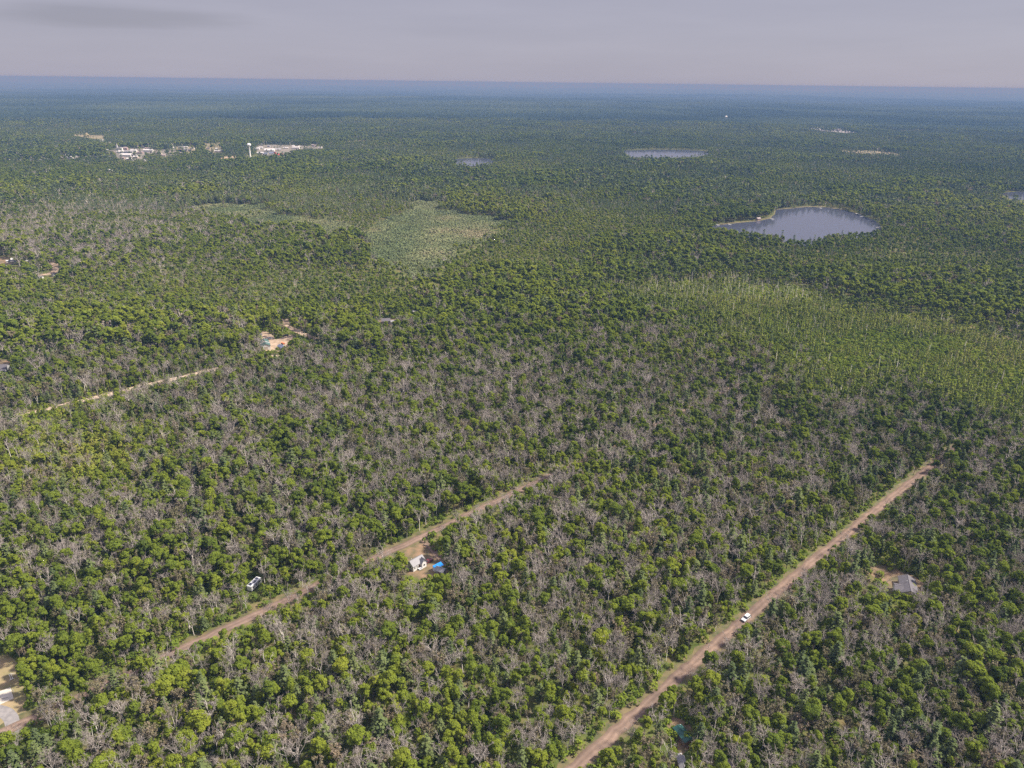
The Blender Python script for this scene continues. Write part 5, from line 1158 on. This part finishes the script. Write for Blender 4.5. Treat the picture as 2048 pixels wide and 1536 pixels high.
def boat(u, v, a, lb):
    x, y = P(u, v); e = tag(empty('boat', x, y, .06, a), lb, 'boat', 'boats moored by the lake docks')
    Part().add([(-2.4, -.9, .6), (1.2, -.9, .6), (2.6, 0, .75), (1.2, .9, .6), (-2.4, .9, .6), (-2.2, -.6, .02), (1.0, -.6, .02), (1.9, 0, .1), (1.0, .6, .02), (-2.2, .6, .02)],
               [(0, 1, 2, 3, 4), (9, 8, 7, 6, 5), (0, 5, 6, 1), (1, 6, 7, 2), (2, 7, 8, 3), (3, 8, 9, 4), (4, 9, 5, 0)]).build('hull', 'paint_white', e)
    Part().box(-.6, 0, .6, 1.2, 1.3, .7, taper=.8).build('cabin', 'paint_white', e)
boat(1545, 439, .4, 'white boat moored by the dock below the left trees'); boat(1719, 430, 2.5, 'white boat by the upper right dock'); boat(1437, 451, .2, 'white boat moored at the lake\'s left tip')
cottage(983, 312.5, 'pale pink house by the right end of the pond', 14, 9, 5, 'siding_pink', 'roof_white', .1); cottage(978, 313, 'small white boathouse at the pond\'s right end', 8, 6, 4, 'siding_white', 'roof_white', .4, 'boathouse', 'boathouse')
cottage(691, 320.5, 'white house alone in woods between town and pond', 16, 8, 5, 'siding_white', 'roof_white', .1); cottage(1045, 384.5, 'dull red shed in the woods below the pond', 9, 7, 4, 'siding_red', 'roof_pink', .2, 'shed', 'shed')
cottage(898, 242.5, 'left one of two white houses in the hazy far woods', 11, 8, 5, 'siding_white', 'roof_white', .1); cottage(923.5, 242.5, 'right one of two white houses in the hazy far woods', 11, 8, 5, 'siding_white', 'roof_white', .1)
cottage(1387, 242, 'pinkish house left of the distant water tower', 22, 12, 6, 'siding_pink', 'roof_pink', .1)
cottage(2028, 252, 'white building in hazy woods at the far right edge', 26, 14, 4, 'siding_grey', 'roof_white', .1, 'building', 'building')
cottage(221, 343, 'tiny white house in woods below the town', 9, 7, 4, 'siding_white', 'roof_white', .3)

# ------------------------------------------------------------------ the town
for (u, v, L, Wd, h, wall, roof, a, lb) in TOWN:
    cat = 'building' if any(k in lb for k in ('shop', 'hall', 'factory', 'warehouse', 'block', 'plant', 'shed', 'row')) else 'house'
    cottage(u, v, lb, L * .78, Wd * .85, h * .75, wall, roof, a, 'town_' + cat, cat, 'town buildings')
x, y = P(240, 300.5); e = tag(empty('church', x, y, 0, .1), 'white church with a thin pointed steeple in town', 'church')
gable_parts(e, 16, 9, 6, 3.5, 'siding_white', 'roof_steel'); Part().box(-7, 0, 0, 4, 4, 11).build('tower', 'siding_white', e); Part().box(-7, 0, 11.02, 4.2, 4.2, 10, taper=.03).build('steeple', 'roof_white', e)
x, y = P(174, 273); e = tag(Part().lathe([(13, 0), (9, 5), (4, 11), (1, 14)], 14, x, y).build('sand_heap', 'field', None, smooth=True), 'pointed pale sand heap beside the strip north of town', 'sand heap')
def water_tower(u, v, H, R, lb):
    x, y = P(u, v); z = float(height(x, y)); e = tag(empty('water_tower', x, y, z), lb, 'water tower', 'water towers'); zc = H - R * .78
    plain('roof_bright', (.8, .8, .8), .5) if 'roof_bright' not in MATS else None
    Part().lathe([(R * .62, 0), (R * .45, 2), (R * .32, 6), (R * .28, H * .55), (R * .32, zc - R * .95), (R * .55, zc - R * .72)], 24).build('stem', 'roof_bright', e, smooth=True)
    prof = [(R * math.cos(t_), zc + R * .80 * math.sin(t_)) for t_ in np.linspace(-1.15, 1.52, 16)]
    Part().lathe(prof, 28).build('tank', 'roof_bright', e, smooth=True); Part().tube([(0, 0, H - .2), (0, 0, H + 1.6)], .25, 6).build('mast', 'steel', e)
water_tower(501, 315.5, 40, 5.6, 'white ball-topped water tower standing in the town'); water_tower(1451, 243.5, 33, 7.0, 'white distant water tower alone in hazy woods right of centre')

# ------------------------------------------------------------------ the air
m, t, o = newmat('haze_air')
vol = N(t, 'ShaderNodeVolumePrincipled'); vol.inputs['Color'].default_value = (.10, .19, .40, 1); vol.inputs['Absorption Color'].default_value = (.36, .13, 0, 1); vol.inputs['Density'].default_value = 1.35e-4; vol.inputs['Anisotropy'].default_value = .0
t.links.new(vol.outputs[0], o.inputs['Volume'])
hz = Part().box(0, 0, -420, 104000, 104000, 420 + 216).build('haze', 'haze_air', None); tag(hz, kind='stuff')
